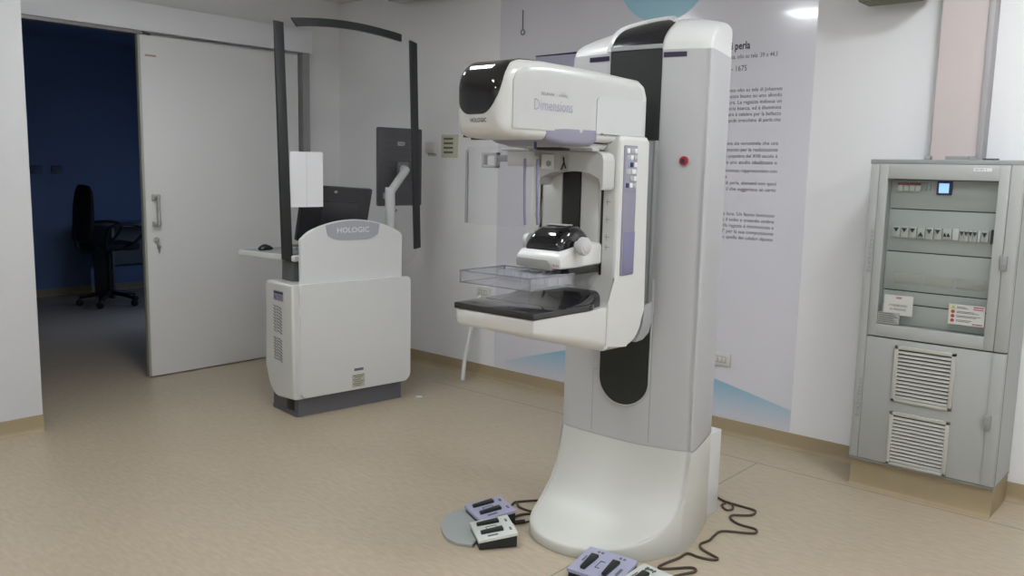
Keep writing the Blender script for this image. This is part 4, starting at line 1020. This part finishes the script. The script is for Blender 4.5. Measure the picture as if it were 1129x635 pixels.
# ------------------------------------------------------------------ dark room: office chair and desk
CH = empty('office_chair', (-10.0, 4.43, 0), 'black swivel office chair with armrests in the dark blue room', 'office chair')
X0 = -10.0
q = MB(); rings = []
for z, yb, hw, th2 in ((0.76, 4.075, 0.19, 0.05), (0.80, 4.07, 0.215, 0.07), (0.95, 4.085, 0.23, 0.075), (1.15, 4.10, 0.225, 0.07), (1.30, 4.12, 0.19, 0.06), (1.37, 4.135, 0.13, 0.045), (1.385, 4.14, 0.07, 0.02)):
    rings.append([(X0+hw*math.cos(2*PI*i/20), yb+th2+th2*math.sin(2*PI*i/20), z) for i in range(20)])
q.loft(rings); q.build('backrest', CHAIRM, CH, ang=60)
q = MB(); q.box(X0-0.24, X0+0.24, 4.17, 4.70, 0.64, 0.73, 0.035, 4); q.build('seat', CHAIRM, CH, ang=60)
MB().tube(spline([(X0, 4.13, 0.95), (X0, 4.08, 0.80), (X0, 4.12, 0.64), (X0, 4.35, 0.62)], 5), 0.02, 10).build('back_support', BLACKM, CH)
for sx in (-1, 1):
    MB().tube(spline([(X0+sx*0.25, 4.30, 0.66), (X0+sx*0.29, 4.28, 0.80), (X0+sx*0.29, 4.34, 0.92), (X0+sx*0.29, 4.50, 0.945), (X0+sx*0.29, 4.66, 0.93), (X0+sx*0.29, 4.72, 0.86), (X0+sx*0.27, 4.60, 0.72), (X0+sx*0.25, 4.5, 0.66)], 5), 0.018, 8).build('armrest', BLACKM, CH)
MB().tube([(X0, 4.43, 0.13), (X0, 4.43, 0.65)], 0.028, 12).build('gas_column', BLACKM, CH)
for i in range(5):
    a = math.radians(100+72*i); e = Vector((X0+0.32*math.cos(a), 4.43+0.32*math.sin(a), 0))
    lg = MB().tube([(X0, 4.43, 0.145), ((X0+e.x)/2, (4.43+e.y)/2, 0.125), (e.x, e.y, 0.09)], [0.03, 0.024, 0.016], 8).build('base_leg', BLACKM, CH)
    q = MB(); q.disc((e.x-0.022, e.y, 0.035), (1, 0, 0), 0.035, 0.016, 16, 0.003); q.disc((e.x+0.006, e.y, 0.035), (1, 0, 0), 0.035, 0.016, 16, 0.003); q.tube([(e.x, e.y, 0.03), (e.x, e.y, 0.095)], 0.008, 6); q.build('caster', BLACKM, lg)
DK = empty('desk', (-10.55, 5.3, 0), 'dim desk with pale top edge behind the office chair in the dark room', 'desk')
MB().box(-10.95, -10.36, 4.62, 6.1, 0.87, 0.90, 0.004).build('desk_top', LTG, DK)
for y in (4.65, 6.04): MB().box(-10.93, -10.40, y, y+0.03, 0.0, 0.87, 0.002).build('desk_leg', DKG, DK)
MB().box(-10.93, -10.91, 4.68, 6.04, 0.35, 0.87).build('modesty_panel', DKG, DK, smooth=False)

# ------------------------------------------------------------------ light and camera
w = bpy.data.worlds.new('world'); scn.world = w; w.use_nodes = True
w.node_tree.nodes['Background'].inputs[0].default_value = (0.5, 0.55, 0.65, 1); w.node_tree.nodes['Background'].inputs[1].default_value = 0.05
def area(name, loc, size, power, rot=(0, 0, 0), col=(1, 0.985, 0.96)):
    l = bpy.data.lights.new(name, 'AREA'); l.shape = 'SQUARE'; l.size = size; l.energy = power; l.color = col
    o = bpy.data.objects.new(name, l); COL.objects.link(o); o.location = loc; o.rotation_euler = rot; return o
# added bluish fill lights for the dark room's wall and floor, no real source
area('far_wall_fill', (-8.6, 5.9, 1.3), 0.6, 6.5, (math.radians(65), 0, math.radians(150)), (0.45, 0.6, 1.0))
sg = area('floor_patch_fill', (-9.0, 5.6, 1.9), 0.4, 1.8, (0, 0, 0), (0.5, 0.65, 1.0))
sg.rotation_euler = (Vector((-8.5, 3.75, 0))-Vector((-9.0, 5.6, 1.9))).to_track_quat('-Z', 'Y').to_euler(); sg.data.spread = math.radians(62)

cam = bpy.data.cameras.new('camera'); co = bpy.data.objects.new('camera', cam); COL.objects.link(co)
cam.sensor_width = 36; cam.lens = 947.95*36/1129; cam.clip_start = 0.05; cam.clip_end = 60
r_ = Vector((0.75463496, 0.65579592, 0.02139602)); u_ = Vector((-0.1057562, 0.08938363, 0.9903667)); f_ = Vector((-0.64756599, 0.74962809, -0.1368065))
co.matrix_world = Matrix(((r_.x, u_.x, -f_.x, 0), (r_.y, u_.y, -f_.y, 0), (r_.z, u_.z, -f_.z, 1.66), (0, 0, 0, 1)))
scn.camera = co
vs = scn.view_settings; vs.view_transform = 'Standard'; vs.look = 'None'; vs.gamma = 1; vs.exposure = 0.0; vs.use_curve_mapping = False
